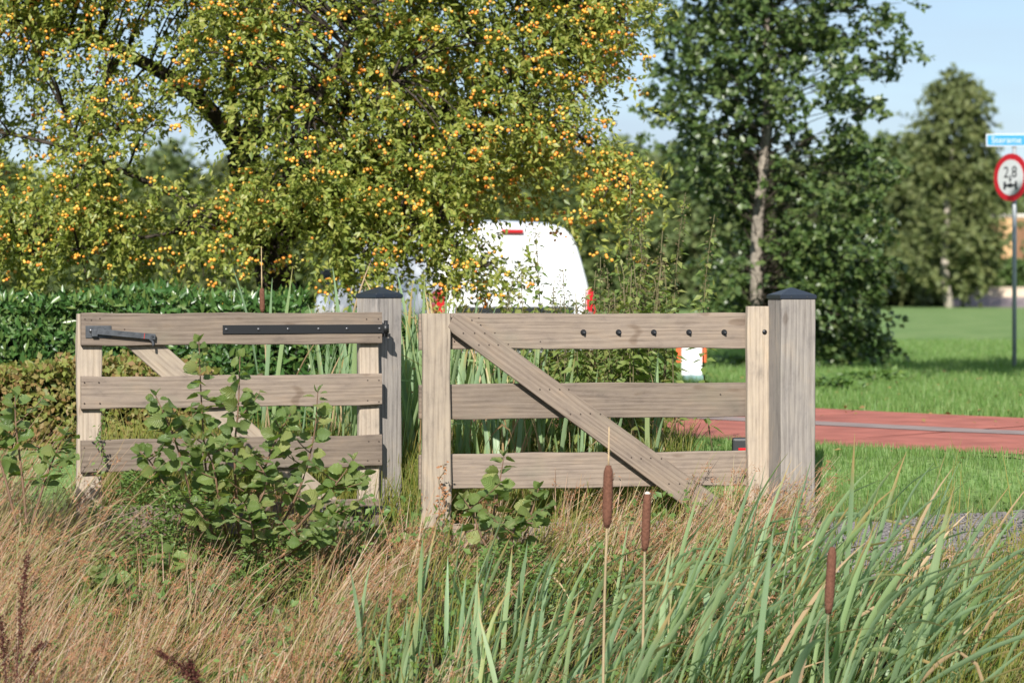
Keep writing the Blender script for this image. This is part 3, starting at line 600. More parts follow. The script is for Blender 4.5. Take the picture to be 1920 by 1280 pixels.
# shade tree just beyond the right edge of the view
r = np.random.default_rng(14); sd = 22.4; st = thing('shade_tree', 'tall leafy tree shading the lawn beside the round sign', 'tree', (5.5, CAMY + sd, .34)); S0 = np.array(st.location)
C = nrm(r.normal(size=(150, 3))) * r.uniform(.4, 1, (150, 1)) * np.array([1.9, 2.3, 1.3]) + S0 + np.array([-.7, 0, 6.5])
pos, Rm, sc, _ = foliage(C, r, 4, 10, .5, .16, .12, None); V, F, _ = scatter(LEAF[0], LEAF[1], pos - S0, Rm, sc); tag(link('crown', mesh_np('crown', V, F, M['alder_leaf']), st), kind='stuff')
V, F = tube(curve((0, 0, -.1), (0, 0, 7), (.1, 0, 0)), np.linspace(.16, .05, 7), 9); link('trunk', mesh_np('trunk', V, F, M['bark_pale'], smooth=True), st)

# ------------------------------------------------------------------ far house, hedge, wall and road at the right
hd = 150; hx = XP(1870, hd)
ho = thing('house', 'ochre brick house behind a hedge at the right edge of the field', 'house', (hx, CAMY + hd, .33))
M['ochre'] = plain('ochre brick wall', (.55, .34, .17), .9, noise=.12, nscale=1.5); M['brownwall'] = plain('brown wall face', (.20, .10, .05), .8, noise=.2, nscale=1.0)  # second tone: plain brown covering parts of the ochre front
M['fascia'] = plain('white fascia', (.6, .56, .5), .6); M['glass'] = plain('window glass', (.02, .025, .03), .08, spec=.8)
link('wall', bm_mesh('wall', box_bm(0, 9, 0, 7, 0, 5.25), M['ochre']), ho)
link('side_panel', bm_mesh('side_panel', box_bm(1.12, 5.5, -.06, .0, 1.2, 5.1), M['brownwall']), ho)
link('plinth_panel', bm_mesh('plinth_panel', box_bm(-.02, 1.05, -.05, .0, 0, 2.85), M['brownwall']), ho)
link('roof', bm_mesh('roof', box_bm(-.12, 9.12, -.12, 7.1, 5.25, 5.42), M['fascia']), ho)
wn = link('window', bm_mesh('window', box_bm(2.0, 3.4, -.12, -.06, 2.3, 3.9), M['fascia']), ho); link('pane', bm_mesh('pane', box_bm(2.1, 3.3, -.13, -.12, 2.4, 3.8), M['glass']), wn)
wl = thing('garden_wall', 'low pale garden wall in front of the distant hedge', 'wall', (XP(1800, 143), CAMY + 143, .33))
M['palewall'] = plain('pale stone', (.55, .45, .34), .9, noise=.2, nscale=1.2)
link('wall', bm_mesh('wall', box_bm(0, 7, 0, .3, 0, 1.02), M['palewall']), wl); link('coping', bm_mesh('coping', box_bm(-.05, 7.05, -.05, .35, 1.02, 1.1), M['palewall']), wl)
M['farroad'] = plain('mauve asphalt', (.24, .19, .19), .9)
V = [(XP(1770, 133), CAMY + 133, .35), (XP(2000, 133), CAMY + 133, .35), (XP(2000, 143), CAMY + 142.9, .88), (XP(1770, 143), CAMY + 142.9, .88)]
tag(link('far_road', mesh_np('far_road', V, [(0, 1, 2, 3)], M['farroad'])), kind='structure')
r = np.random.default_rng(20)
M['hedge_green'] = leafmat('clipped hedge leaf', [(.05, .09, .02), (.07, .12, .03), (.09, .14, .035)], .6, .2)
fh = thing('clipped_hedge', 'clipped green hedge in front of the distant ochre house', 'hedge', (XP(1880, 146), CAMY + 146, .33)); F0 = np.array(fh.location)
k = 2200; pp = np.column_stack([r.uniform(-.2, 5, k), r.uniform(-.3, .6, k), r.uniform(0, 2.6, k)])
V, F, _ = scatter(LEAF[0], LEAF[1], pp, frames(r.normal(size=(k, 3)), r.normal(size=(k, 3)) + np.array([0, -1, 1])), np.full(k, .35)); tag(link('foliage', mesh_np('foliage', V, F, M['hedge_green']), fh), kind='stuff')
M['core'] = plain('hedge interior shade', (.012, .018, .007), .95, spec=.05)  # near-black block paints the shade between the leaves inside the hedges
link('shade_core', bm_mesh('shade_core', box_bm(0, 5, 0, .5, 0, 2.5), M['core']), fh)

# ------------------------------------------------------------------ hedges behind the left leaf
M['laurel'] = leafmat('laurel leaf', [(.035, .09, .022), (.055, .125, .03), (.08, .16, .04), (.13, .18, .045)], .33, .15, .5)
M['beech'] = leafmat('beech hedge leaf', [(.17, .20, .045), (.22, .24, .06), (.26, .20, .075), (.24, .14, .06), (.12, .18, .04)], .5, .3, .3)
def hedge(name, label, x0, x1, d0, d1, z0, z1, n_f, n_t, ll, lw, m_, seed, up=.6, bump_=.05, step=99):
    r = np.random.default_rng(seed); o = thing(name, label, 'hedge', (x0, CAMY + d0, .3)); O = np.array(o.location)
    y0 = CAMY + d0; y1 = CAMY + d1
    fx = r.uniform(x0, x1, n_f); fz = r.uniform(z0, z1, n_f)
    P1 = np.column_stack([fx, y0 + np.abs(r.normal(size=n_f)) * .07 + bump_ * np.sin(fx * 5 + fz * 4), fz])
    tx = r.uniform(x0, x1, n_t); P2 = np.column_stack([tx, r.uniform(y0, y1, n_t), z1 + r.normal(size=n_t) * .035 + .03 * np.sin(tx * 4.3)])
    P3 = np.column_stack([np.full(n_t // 3, x1) + r.normal(size=n_t // 3) * .04, r.uniform(y0, y1, n_t // 3), r.uniform(z0, z1, n_t // 3)])
    P = np.vstack([P1, P2, P3]); P[:, 2] -= np.where(P[:, 0] > step, .19, 0) * (P[:, 2] - z0) / (z1 - z0); k = len(P)
    ax = nrm(r.normal(size=(k, 3)) * .6 + np.array([0, -.35, up])); no = nrm(r.normal(size=(k, 3)) * .6 + np.array([-.1, -.9, .5]))
    s_ = r.uniform(.7, 1.25, k); V, F, _ = scatter(LEAF[0], LEAF[1], P - O, frames(ax, no), np.column_stack([ll * s_, lw * s_, ll * s_]))
    tag(link('foliage', mesh_np('foliage', V, F, m_), o), kind='stuff')
    link('shade_core', bm_mesh('shade_core', box_bm(.05, x1 - x0 - .05, .09, d1 - d0 - .02, z0 - .35, z1 - .36 - (.19 if step < 90 else 0)), M['core']), o)
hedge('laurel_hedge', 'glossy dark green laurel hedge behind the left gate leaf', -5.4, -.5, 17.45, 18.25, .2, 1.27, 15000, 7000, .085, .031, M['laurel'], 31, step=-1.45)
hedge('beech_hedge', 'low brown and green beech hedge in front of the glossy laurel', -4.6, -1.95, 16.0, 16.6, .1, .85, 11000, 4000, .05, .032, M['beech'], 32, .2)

# ------------------------------------------------------------------ white van
vd = 27.0; psi = R(23); VZ = .95
van = thing('parked_van', 'white delivery van seen from behind under the crab apple tree', 'van', (XP(968, vd), CAMY + vd, .37), psi); van.scale = (1, 1, .945)
M['vanwhite'] = plain('white van paint', (.76, .77, .78), .28, coat=.5); M['vanblack'] = plain('black bumper plastic', (.02, .022, .024), .5)
M['vanglass'] = plain('van window glass', (.02, .03, .03), .05, spec=.8); M['redlens'] = plain('red lamp lens', (.50, .012, .018), .2, coat=.6)
M['tyre'] = plain('tyre rubber', (.02, .02, .02), .85); M['rim'] = plain('wheel cover', (.35, .36, .37), .35, .6); M['plate'] = plain('yellow licence plate', (.75, .55, .04), .5)
sec = [(0, .30), (.74, .30), (.85, .36), (.90, .55), (.905, .80), (.90, .98), (.87, 1.15), (.82, 1.40), (.775, 1.60), (.73, 1.71), (.66, 1.785), (.53, 1.825), (.25, 1.84), (0, 1.845)]
def vtop(y): return np.interp(y, [0, .25, .6, 2.3, 2.75, 2.95, 3.55, 3.7, 4.2, 4.42, 4.5], [1.80, 1.835, 1.845, 1.845, 1.80, 1.70, 1.16, 1.10, .93, .78, .62])
def vsec(y, q=0):
    zt = vtop(y); o = []
    ws = np.interp(y, [0, .2, 3.4, 4.2, 4.5], [.985, 1, 1, .93, .80])
    for x, z in sec:
        if z > .98: z2 = .98 + (z - .98) * (zt - .98) / (1.845 - .98) if zt > 1.0 else min(.98, zt) - .001 * (1.845 - z)
        else: z2 = z if zt > 1.0 else .3 + (z - .3) * (zt - .3) / (.98 - .3) * .99
        x2 = x * ws
        if zt < 1.25 and z > .98: x2 = x * ws
        o.append((x2, z2))
    return o
def voff(y, z): return max(0, z - .95) ** 1.5 * .20 * max(0, 1 - y / .8)
stn = [(0, .93), (.012, .972), (.045, .995), (.10, 1), (.25, 1), (.6, 1), (1.2, 1), (1.9, 1), (2.3, 1), (2.55, 1), (2.75, 1), (2.95, 1), (3.25, 1), (3.55, 1), (3.7, 1), (4.0, 1), (4.2, 1), (4.36, .99), (4.46, .96), (4.5, .9)]
V = []; F = []; m_ = 2 * len(sec) - 2
for y, s_ in stn:
    h = vsec(y); ring = [(x, z) for x, z in h] + [(-x, z) for x, z in h[-2:0:-1]]
    for x, z in ring: z = 1.02 + (z - 1.02) * s_; V.append((x * s_, y + voff(y, z), z))
for i in range(len(stn) - 1):
    for j in range(m_): F.append((i * m_ + j, i * m_ + (j + 1) % m_, (i + 1) * m_ + (j + 1) % m_, (i + 1) * m_ + j)[::-1])
e = (len(stn) - 1) * m_; me = bpy.data.meshes.new('body'); me.from_pydata(V, [], F + [tuple(range(m_)), tuple(range(e + m_ - 1, e - 1, -1))]); me.materials.append(M['vanwhite'])
me.polygons.foreach_set('use_smooth', [True] * len(me.polygons)); me.update(); body = link('body', me, van)
def vp(name, bm, m_, loc=(0, 0, 0), par=None, sm=False): return link(name, bm_mesh(name, bm, M[m_], sm), par or van, loc)
ry = lambda z: voff(0, z)
bl = vp('brake_light', box_bm(-.125, .125, -.03, .02, -.022, .022, .015), 'redlens', (0, ry(1.68) - .012, 1.71))
for sx in (-1, 1):
    pl = [(sx * .82, .60), (sx * .875, .58), (sx * .925, .60), (sx * .925, .9), (sx * .90, 1.02), (sx * .86, 1.07), (sx * .82, .98)]
    tl = vp('tail_light', prism_bm(pl if sx > 0 else pl[::-1], -.03, .16, .012), 'redlens'); vp('lens_band', box_bm(sx * .80 - (.0 if sx > 0 else .07), sx * .80 + (.07 if sx > 0 else 0), -.036, -.03, .72, .80), 'rim', (0, 0, 0), tl)
vp('handle_strip', box_bm(-.70, .66, -.035, .03, .79, .86, .015), 'vanblack')
vp('rear_bumper', box_bm(-.88, .88, -.10, .12, .34, .58, .04), 'vanwhite'); vp('bumper_insert', box_bm(-.7, .7, -.112, -.09, .37, .47, .01), 'vanblack')
vp('licence_plate', box_bm(-.26, .26, -.022, -.005, .62, .73, .003), 'plate')
vp('door_seam', box_bm(-.006, .006, -.006, .01, .59, .78), 'vanblack')
for sx in (-1, 1):
    q = [(2.42, 1.13), (3.28, 1.13), (2.86, 1.60), (2.46, 1.62)]; bm = bmesh.new(); vs = []
    for y, z in q: x = float(np.interp(z, [.98, 1.15, 1.40, 1.60, 1.71], [.90, .87, .815, .755, .70])) + .006; vs.append(bm.verts.new((sx * x, y, z)))
    f = bm.faces.new(vs if sx > 0 else vs[::-1]); rr_ = bmesh.ops.extrude_face_region(bm, geom=[f])
    for v in [g for g in rr_['geom'] if isinstance(g, bmesh.types.BMVert)]: v.co.x -= sx * .012
    vp('side_window', bm, 'vanglass')
    mi = vp('mirror', box_bm(sx * 1.02 - .08, sx * 1.02 + .08, 3.12, 3.24, 1.06, 1.30, .03), 'vanblack'); vp('mirror_glass', box_bm(sx * 1.02 - .065, sx * 1.02 + .065, 3.112, 3.12, 1.09, 1.27), 'vanglass', (0, 0, 0), mi)
    vp('side_moulding', box_bm(sx * .905 - .012, sx * .905 + .012, .9, 3.0, .55, .63, .006), 'vanblack')
bm = bmesh.new(); vs = []
for x, y in ((-.66, 2.98), (.66, 2.98), (.78, 3.52), (-.78, 3.52)): vs.append(bm.verts.new((x, y, vtop(y) + .006)))
bm.faces.new(vs); vp('windscreen', bm, 'vanglass')
for sx in (-1, 1):
    for y in (.85, 3.65):
        c_ = cyl_bm(.32, .2, 28); bmesh.ops.rotate(c_, verts=c_.verts, matrix=Matrix.Rotation(R(90), 3, 'Y')); bmesh.ops.bevel(c_, geom=[e for e in c_.edges if len(e.link_faces) == 2 and e.calc_face_angle(0) > 1], offset=.03, segments=2, affect='EDGES')
        wh = vp('wheel', c_, 'tyre', (sx * .80, y, .32)); k_ = cyl_bm(.19, .21, 20); bmesh.ops.rotate(k_, verts=k_.verts, matrix=Matrix.Rotation(R(90), 3, 'Y')); vp('rim', k_, 'rim', (0, 0, 0), wh)

# ------------------------------------------------------------------ road sign with street name plate
SD = 32.0; sg = thing('traffic_sign', 'round red and white sign on a grey pole under a blue street name plate', 'sign', (XP(1902, SD), CAMY + SD, .34)); G0 = sg.location.copy()
M['galv'] = plain('galvanised pole', (.36, .38, .40), .5, .3, noise=.15, nscale=5); M['signwhite'] = plain('white sign face', (.52, .54, .55), .5); M['signred'] = plain('red sign ring', (.42, .012, .022), .45); M['signblue'] = plain('blue name plate', (.02, .25, .62), .4); M['ink'] = plain('black sign print', (.012, .014, .018), .5)
V, F = tube([(0, 0, -.3), (0, 0, 1.5), (0, 0, WP(0, 263.5, SD).z - G0.z + .07)], .028, 14); link('pole', mesh_np('pole', V, F, M['galv'], smooth=True), sg)
def disc(r_, y, m_, name, par, seg=48):
    bm = cyl_bm(r_, .006, seg); bmesh.ops.rotate(bm, verts=bm.verts, matrix=Matrix.Rotation(R(90), 3, 'X')); return link(name, bm_mesh(name, bm, M[m_]), par, (0, y, 0))
zc = WP(0, 333, SD).z - G0.z
bm = cyl_bm(.30, .012, 48); bmesh.ops.rotate(bm, verts=bm.verts, matrix=Matrix.Rotation(R(90), 3, 'X'))
dc = link('disc', bm_mesh('disc', bm, M['signred']), sg, (-.05, -.035, zc)); dc.rotation_euler = (0, 0, R(-57))
disc(.225, -.008, 'signwhite', 'face', dc)
def text(name, s_, size, m_, par, loc, ext=.001, rot=(R(90), 0, 0)):
    cu = bpy.data.curves.new('tmp', 'FONT'); cu.body = s_; cu.size = size; cu.extrude = ext; cu.align_x = 'CENTER'; cu.align_y = 'CENTER'
    ob = bpy.data.objects.new('tmp', cu); COL.objects.link(ob); bpy.context.view_layer.update()
    me = bpy.data.meshes.new_from_object(ob.evaluated_get(bpy.context.evaluated_depsgraph_get())); bpy.data.objects.remove(ob)
    me.materials.clear(); me.materials.append(M[m_]); o = link(name, me, par, loc); o.rotation_euler = rot; return o
text('lettering', '2,8', .20, 'ink', dc, (0, -.013, .06))
ax = link('axle_symbol', bm_mesh('axle_symbol', box_bm(-.09, .09, -.003, .003, -.014, .014), M['ink']), dc, (0, -.013, -.10))
for sx in (-1, 1): link('wheel_symbol', bm_mesh('wheel_symbol', box_bm(sx * .10 - .018, sx * .10 + .018, -.003, .003, -.05, .05, .002), M['ink']), ax)
link('hub_symbol', bm_mesh('hub_symbol', box_bm(-.03, .03, -.0035, .0035, -.026, .026), M['ink']), ax); link('arrow_symbol', bm_mesh('arrow_symbol', prism_bm([(-.025, .085), (.025, .085), (0, .04)], -.003, .003), M['ink']), ax)
zb = WP(0, 263.5, SD).z - G0.z
npl = link('name_plate', bm_mesh('name_plate', box_bm(-.365, .365, -.006, .006, -.08, .08, .004), M['signwhite']), sg, (0, -.04, zb)); link('blue_panel', bm_mesh('blue_panel', box_bm(-.35, .35, -.0085, -.006, -.064, .064), M['signblue']), npl)
text('street_name', 'Sterame Ho', .115, 'signwhite', npl, (-.02, -.0105, 0))
for z in (zb, zc - .2): link('clamp', bm_mesh('clamp', box_bm(-.035, .035, -.036, .035, -.02, .02, .004), M['vanblack']), sg, (0, 0, z))

# barrier panel, marker bollard
bd = 27.4; bp_ = thing('barrier_panel', 'low white barrier panel with orange edges beyond the weeds', 'barrier', (XP(1297, bd), CAMY + bd, .36))
M['orange'] = plain('orange reflective', (.80, .10, .02), .5); M['bwhite'] = plain('white barrier plastic', (.75, .75, .75), .45); M['teal'] = plain('grey green foot', (.18, .30, .29), .7)
link('panel', bm_mesh('panel', box_bm(-.11, .11, -.02, .02, .08, .66, .01), M['bwhite']), bp_)
link('edge_band', bm_mesh('edge_band', box_bm(-.165, -.11, -.02, .02, .22, .66, .005), M['orange']), bp_); link('edge_band', bm_mesh('edge_band', box_bm(.11, .155, -.02, .02, .22, .5, .005), M['orange']), bp_)
link('foot', bm_mesh('foot', box_bm(-.09, .12, -.12, .12, 0, .08, .01), M['teal']), bp_)
kd = 15.0; bo = thing('marker_bollard', 'small black marker post with red reflector behind the right gate leaf', 'bollard', (XP(1387, kd), CAMY + kd, gz(0, CAMY + kd) - .02))
zt = WP(0, 820, kd).z - bo.location.z
link('body', bm_mesh('body', box_bm(-.045, .05, -.04, .04, 0, zt, .016), M['vanblack'], False), bo); link('reflector', bm_mesh('reflector', box_bm(-.012, .04, -.046, -.04, zt - .105, zt - .058, .002), M['redlens']), bo)
#PLANTS
# ------------------------------------------------------------------ mown grass and lawn
M['grass'] = leafmat('lawn grass', [(.10, .185, .045), (.135, .235, .06), (.17, .265, .08), (.21, .27, .10)], .55, .35, .3)
BL = (np.array([(0, -.5, 0), (0, .5, 0), (.12, .3, .55), (.12, -.3, .55), (.35, 0, 1)]), np.array([(0, 1, 2), (0, 2, 3), (3, 2, 4)]))
def blades(P, r, h, wd, lean=.5):
    n_ = len(P); a = r.uniform(0, 6.283, n_); x = np.column_stack([np.cos(a), np.sin(a), np.zeros(n_)]); z = np.tile([0, 0, 1.], (n_, 1)); y = np.cross(z, x)
    hh = h * r.uniform(.5, 1.3, n_)
    return scatter(BL[0], BL[1], P, np.stack([x, y, z], 2), np.column_stack([hh * lean * 2, wd * r.uniform(.7, 1.3, n_), hh]))
r = np.random.default_rng(40)
def road_dist(x, y):
    i = np.argmin((near[None, :, 0] - x[:, None]) ** 2 + (near[None, :, 1] - y[:, None]) ** 2, axis=1)
    return (x - near[i, 0]) * nn[i, 0] + (y - near[i, 1]) * nn[i, 1]
k = 60000; gx_ = r.uniform(-.6, 4.2, k); gy_ = r.uniform(.15, 4.6, k); rdv = road_dist(gx_, gy_); ok = (rdv < -.05) & (gy_ > .14 + .16 * np.clip(gx_ - 1.6, 0, 9) * (gx_ > 1.4) + r.uniform(0, .12, k)); gx_, gy_ = gx_[ok], gy_[ok]
V, F, _ = blades(np.column_stack([gx_, gy_, gzv(gy_)]), r, .055, .006, .5)
tag(link('verge_grass', mesh_np('verge_grass', V, F, M['grass'])), 'short mown green grass between the gravel and the red road', 'grass', kind='stuff')
k = 110000; dd = 19 + 30 * r.uniform(0, 1, k) ** 1.5; gx_ = r.uniform(-.05, .225, k) * dd; gy_ = CAMY + dd; rdv = road_dist(gx_, gy_); ok = rdv > 3.9; gx_, gy_ = gx_[ok], gy_[ok]
cl = np.sin(gx_ * 3.1) * np.sin(gy_ * 2.3 + gx_) + np.sin(gx_ * 1.3 + 2) * .7
V, F, _ = blades(np.column_stack([gx_, gy_, np.full(len(gx_), .35)]), r, .085, .012, .45); 
tag(link('lawn_grass', mesh_np('lawn_grass', V, F, M['grass'])), 'bright green lawn grass beyond the red road', 'grass', kind='stuff')
k = 420; gx_ = r.uniform(1.2, 6.5, k); gy_ = r.uniform(.2, 16, k); ok = (road_dist(gx_, gy_) < -.1) | (road_dist(gx_, gy_) > 2.5); gx_, gy_ = gx_[ok], gy_[ok]; k = len(gx_)
M['litter'] = leafmat('fallen leaf', [(.20, .12, .05), (.32, .22, .08), (.14, .08, .04)], .7, .2)
V, F, _ = scatter(LEAF[0], LEAF[1], np.column_stack([gx_, gy_, gzv(gy_) + .045]), frames(r.normal(size=(k, 3)) * np.array([1, 1, .2]), r.normal(size=(k, 3)) * .3 + np.array([0, -.2, 1])), r.uniform(.025, .06, (k, 1)) * np.array([1, .7, 1]))
tag(link('fallen_leaves', mesh_np('fallen_leaves', V, F, M['litter'])), 'brown fallen leaves scattered over the lawn and road edge', 'leaves', kind='stuff')
# low weeds on the lawn edge
M['herb'] = leafmat('herb leaf', [(.08, .15, .035), (.11, .19, .045), (.15, .22, .055)], .5, .3)
def herb(name, label, P, r, size, n_l, ll, lw, m_, group=None, cat='plant'):
    o = thing(name, label, cat, P, 0, group); t_ = r.uniform(0, 1, n_l) ** .7; a = r.uniform(0, 6.283, n_l)
    rad = size[0] * np.sqrt(r.uniform(0, 1, n_l)) * (1.1 - .6 * t_); pp = np.column_stack([np.cos(a) * rad, np.sin(a) * rad * .7, t_ * size[1]])
    ax = nrm(np.column_stack([np.cos(a), np.sin(a), np.full(n_l, .2)]) + r.normal(size=(n_l, 3)) * .5); no = nrm(np.array([-.1, -.5, .9]) + r.normal(size=(n_l, 3)) * .45); s_ = r.uniform(.6, 1.2, n_l)
    V, F, _ = scatter(LEAF[0], LEAF[1], pp, frames(ax, no), np.column_stack([ll * s_, lw * s_, ll * s_])); tag(link('foliage', mesh_np('foliage', V, F, m_), o), kind='stuff')
    g = Geo()
    for _ in range(7):
        e_ = np.array([r.normal() * size[0] * .45, r.normal() * size[0] * .3, size[1] * r.uniform(.6, .95)]); g.tube(curve((0, 0, -.03), e_, (e_[0] * .2, 0, .02), 5), np.linspace(.005, .002, 5), 4)
    tag(link('stems', g.mesh('stems', M['stem']), o), kind='stuff'); return o
M['stem'] = plain('brown green stem', (.12, .09, .04), .7)
for px, py, sz in ((1640, 720, .5), (1560, 735, .35), (1350, 690, .6)):
    d = 1.02 * FPX / (py - HY); herb('lawn_weed', 'low dark green weed patch in the lawn, ' + {1640: 'right of the right gate post', 1560: 'close behind the right gate post', 1350: 'seen through the right gate leaf'}[px], Vector((XP(px, d), CAMY + d, .34)), r, (sz, .16), 260, .09, .05, M['herb'])

# ------------------------------------------------------------------ rushes on the ditch bank
def ribbon_blades(P, r, length, wd, leanx, leany, seg=5, curl=.5, sidex=.25):
    """thin stems: leaning ribbons, returns V,F,uv and the points at 80% and the tip"""
    n_ = len(P); t_ = np.linspace(0, 1, seg + 1); Ln = length[:, None]
    lx = leanx[:, None]; ly = leany[:, None]
    dx = Ln * (lx * t_ * (1 - curl) + lx * t_ ** 2 * curl); dy = Ln * ly * t_; dz = Ln * (t_ - .35 * (lx ** 2 + ly ** 2) * t_ ** 2)
    c = P[:, None, :] + np.stack([dx, dy, dz], -1)
    a = r.uniform(-.6, .6, n_); side = np.column_stack([np.cos(a), np.sin(a), np.zeros(n_)])[:, None, :]
    wv = (wd[:, None] * (1 - t_ ** 3 * .8) * .5)[..., None]
    V = np.stack([c - side * wv, c + side * wv], 2).reshape(-1, 3); m_ = 2 * (seg + 1)
    f = np.array([(2 * i, 2 * i + 1, 2 * i + 3, 2 * i + 2) for i in range(seg)]); F = (f[None] + (np.arange(n_) * m_)[:, None, None]).reshape(-1, 4)
    uv = np.tile(np.stack([np.tile([0, 1.], seg + 1), np.repeat(t_, 2)], 1), (n_, 1)); return V, F, uv, c
M['rush'] = leafmat('dry rush stem', [(.29, .13, .07), (.40, .235, .145), (.19, .23, .055), (.47, .325, .23), (.29, .145, .075), (.54, .415, .32), (.20, .26, .06), (.36, .19, .105)], .6, .2, .25, (1.1, 1.0, .8), along=[(0, .9, (.10, .13, .025)), (.3, .65, (.22, .21, .05)), (.6, .0, (.3, .2, .1)), (1, 0, (.3, .2, .1))], uvrand=True)
M['rush_seed'] = leafmat('rush seed cluster', [(.26, .125, .06), (.36, .18, .09), (.22, .10, .05)], .8, .1, .2)
M['sedge'] = leafmat('green sedge blade', [(.10, .15, .03), (.15, .19, .035), (.20, .21, .04), (.28, .24, .06), (.12, .17, .05)], .5, .35, .3, along=[(0, .6, (.09, .11, .02)), (.5, 0, (.2, .2, .05)), (.8, 0, (.3, .2, .1)), (1, .5, (.4, .3, .14))])
r = np.random.default_rng(50)
def bank(num, fn):
    x = r.uniform(-3.3, 3.3, num); y = r.uniform(-3.6, .12, num); d = y - CAMY; px = x / d * FPX + CX; p = fn(px, y, x); ok = r.uniform(0, 1, num) < p; x, y, px = x[ok], y[ok], px[ok]
    return np.column_stack([x, y, gzv(y) - .02]), px
def rush_p(px, y, x):
    tuft = .22 + .78 * (np.sin(x * 5.3 + y * 3.1) * np.sin(x * 2.2 - y * 4.7 + 1) + .35 * np.sin(x * 11 + y * 7) > -.15)
    p = np.where(px < 640, .9, np.where(px < 800, .75, np.where(y > -1.0, .75, .22)))
    p = np.where((px > 620) & (px < 1000) & (y < -1.1), .3, p)
    p = np.where(px > 1500, np.where(px > 1740, .35, .10), p); p = np.where((px > 1525) & (y > -.8), 0, p); return p * tuft
TP, tpx = bank(1150, rush_p); TP = np.repeat(TP, 24, 0); n_ = len(TP); ti = np.repeat(np.arange(n_ // 24), 24); nt_ = n_ // 24
tl = r.normal(.50, .24, nt_); tr_ = r.uniform(0, 1, nt_); th = r.uniform(.75, 1.2, nt_)
P = TP + np.column_stack([r.normal(size=n_) * .045, r.normal(size=n_) * .045, np.zeros(n_)]); P[:, 2] = gzv(P[:, 1]) - .02; px = P[:, 0] / (P[:, 1] - CAMY) * FPX + CX
hg = np.interp(px, [0, 130, 200, 420, 650, 760, 900, 1100, 1380, 1520, 1700, 1920], [.62, .58, .40, .40, .40, .40, .34, .40, .48, .40, .40, .52])
Ln = hg * r.uniform(.5, 1.2, n_) * th[ti] * np.where(P[:, 1] > -.75, np.where((px > 560) & (px < 820), .5, np.where((px > 170) & (px < 820), .66, .95)), 1.15)
V, F, uv, c = ribbon_blades(P, r, Ln, np.where(r.uniform(0, 1, n_) < .22, r.uniform(.0055, .0085, n_), r.uniform(.002, .0045, n_)), tl[ti] + r.normal(0, .17, n_), r.normal(-.05, .2, n_), 5, .2)
uv[:, 0] = np.repeat(tr_[ti], 12)
ru = tag(link('dry_rushes', mesh_np('dry_rushes', V, F, M['rush'], uv)), 'dry tan rushes leaning right along the ditch bank', 'rushes', kind='stuff')
TRI = (np.array([(0, -.5, 0), (1, 0, .15), (0, .5, 0)]), np.array([(0, 1, 2)]))
sel = r.choice(n_, int(n_ * .55), replace=False); base = c[sel, 4] ; q = 12
pp = (base[:, None, :] + r.normal(size=(len(sel), q, 3)) * .011).reshape(-1, 3); kk = len(pp)
V, F, _ = scatter(TRI[0], TRI[1], pp, frames(r.normal(size=(kk, 3)) + np.array([.2, 0, .3]), r.normal(size=(kk, 3))), np.column_stack([r.uniform(.009, .026, kk), r.uniform(.003, .007, kk), np.full(kk, .01)]))
tag(link('seed_clusters', mesh_np('seed_clusters', V, F, M['rush_seed']), ru), kind='stuff')
# green sedge and grass under and between
def sedge_p(px, y, x):
    p = np.where(px > 1700, 1., np.where(px > 640, .45, np.where(y < -1.7, .6, .42))); p = np.where((px > 1500) & (y > -.85), .10, p); return p * (.4 + .6 * (np.sin(x * 4.1 - y * 2) > -.3))
P, px = bank(17000, sedge_p); n_ = len(P); Ln = np.where(px > 1700, .52, .30) * r.uniform(.5, 1.2, n_)
V, F, uv, c = ribbon_blades(P, r, Ln, r.uniform(.003, .0065, n_), r.normal(.22, .25, n_), r.normal(-.08, .2, n_), 5)
tag(link('green_sedge', mesh_np('green_sedge', V, F, M['sedge'], uv)), 'green and yellow sedge and grass low on the ditch bank', 'grass', kind='stuff')
# small leaves of ground herbs through the bank
k = 14000; x = r.uniform(-3, 3, k); y = r.uniform(-3.4, -.1, k); pxx = x / (y - CAMY) * FPX + CX
ok = (np.sin(x * 3.3 + 1) * np.sin(y * 3.9) > -.1); x, y = x[ok], y[ok]; k = len(x)
V, F, _ = scatter(LEAF[0], LEAF[1], np.column_stack([x, y, gzv(y) + r.uniform(.02, .30, k)]), frames(r.normal(size=(k, 3)), r.normal(size=(k, 3)) * .5 + np.array([-.1, -.5, .9])), r.uniform(.025, .055, (k, 1)) * np.array([1, .6, 1]))
tag(link('ground_herbs', mesh_np('ground_herbs', V, F, M['herb'])), 'small leafy herbs growing low between the rushes', 'herbs', kind='stuff')

# ------------------------------------------------------------------ cattails
M['cat_leaf'] = leafmat('cattail leaf', [(.24, .345, .195), (.28, .39, .22), (.28, .385, .165), (.32, .41, .22), (.225, .325, .18), (.36, .40, .17)], .42, .36, .4, (1.25, 1.4, .85), objrand=True, along=[(0, .25, (.16, .18, .06)), (.3, 0, (.1, .1, .1)), (.86, 0, (.4, .34, .1)), (.98, .85, (.48, .33, .15)), (1, .9, (.48, .33, .15))])
M['cat_dry'] = leafmat('dry cattail leaf', [(.46, .33, .19), (.52, .38, .24), (.38, .25, .13)], .6, .3, .25, (1.1, 1, .8), objrand=True)
M['cat_head'] = plain('cattail seed head', (.135, .062, .04), .95, noise=.22, nscale=90, bump=.6, spec=.1)
M['cat_stem'] = plain('cattail stem', (.33, .25, .14), .6, noise=.2, nscale=8); M['cat_spike'] = plain('dry spike', (.50, .36, .2), .8); M['fluff'] = plain('pale fluff', (.65, .55, .45), .95)
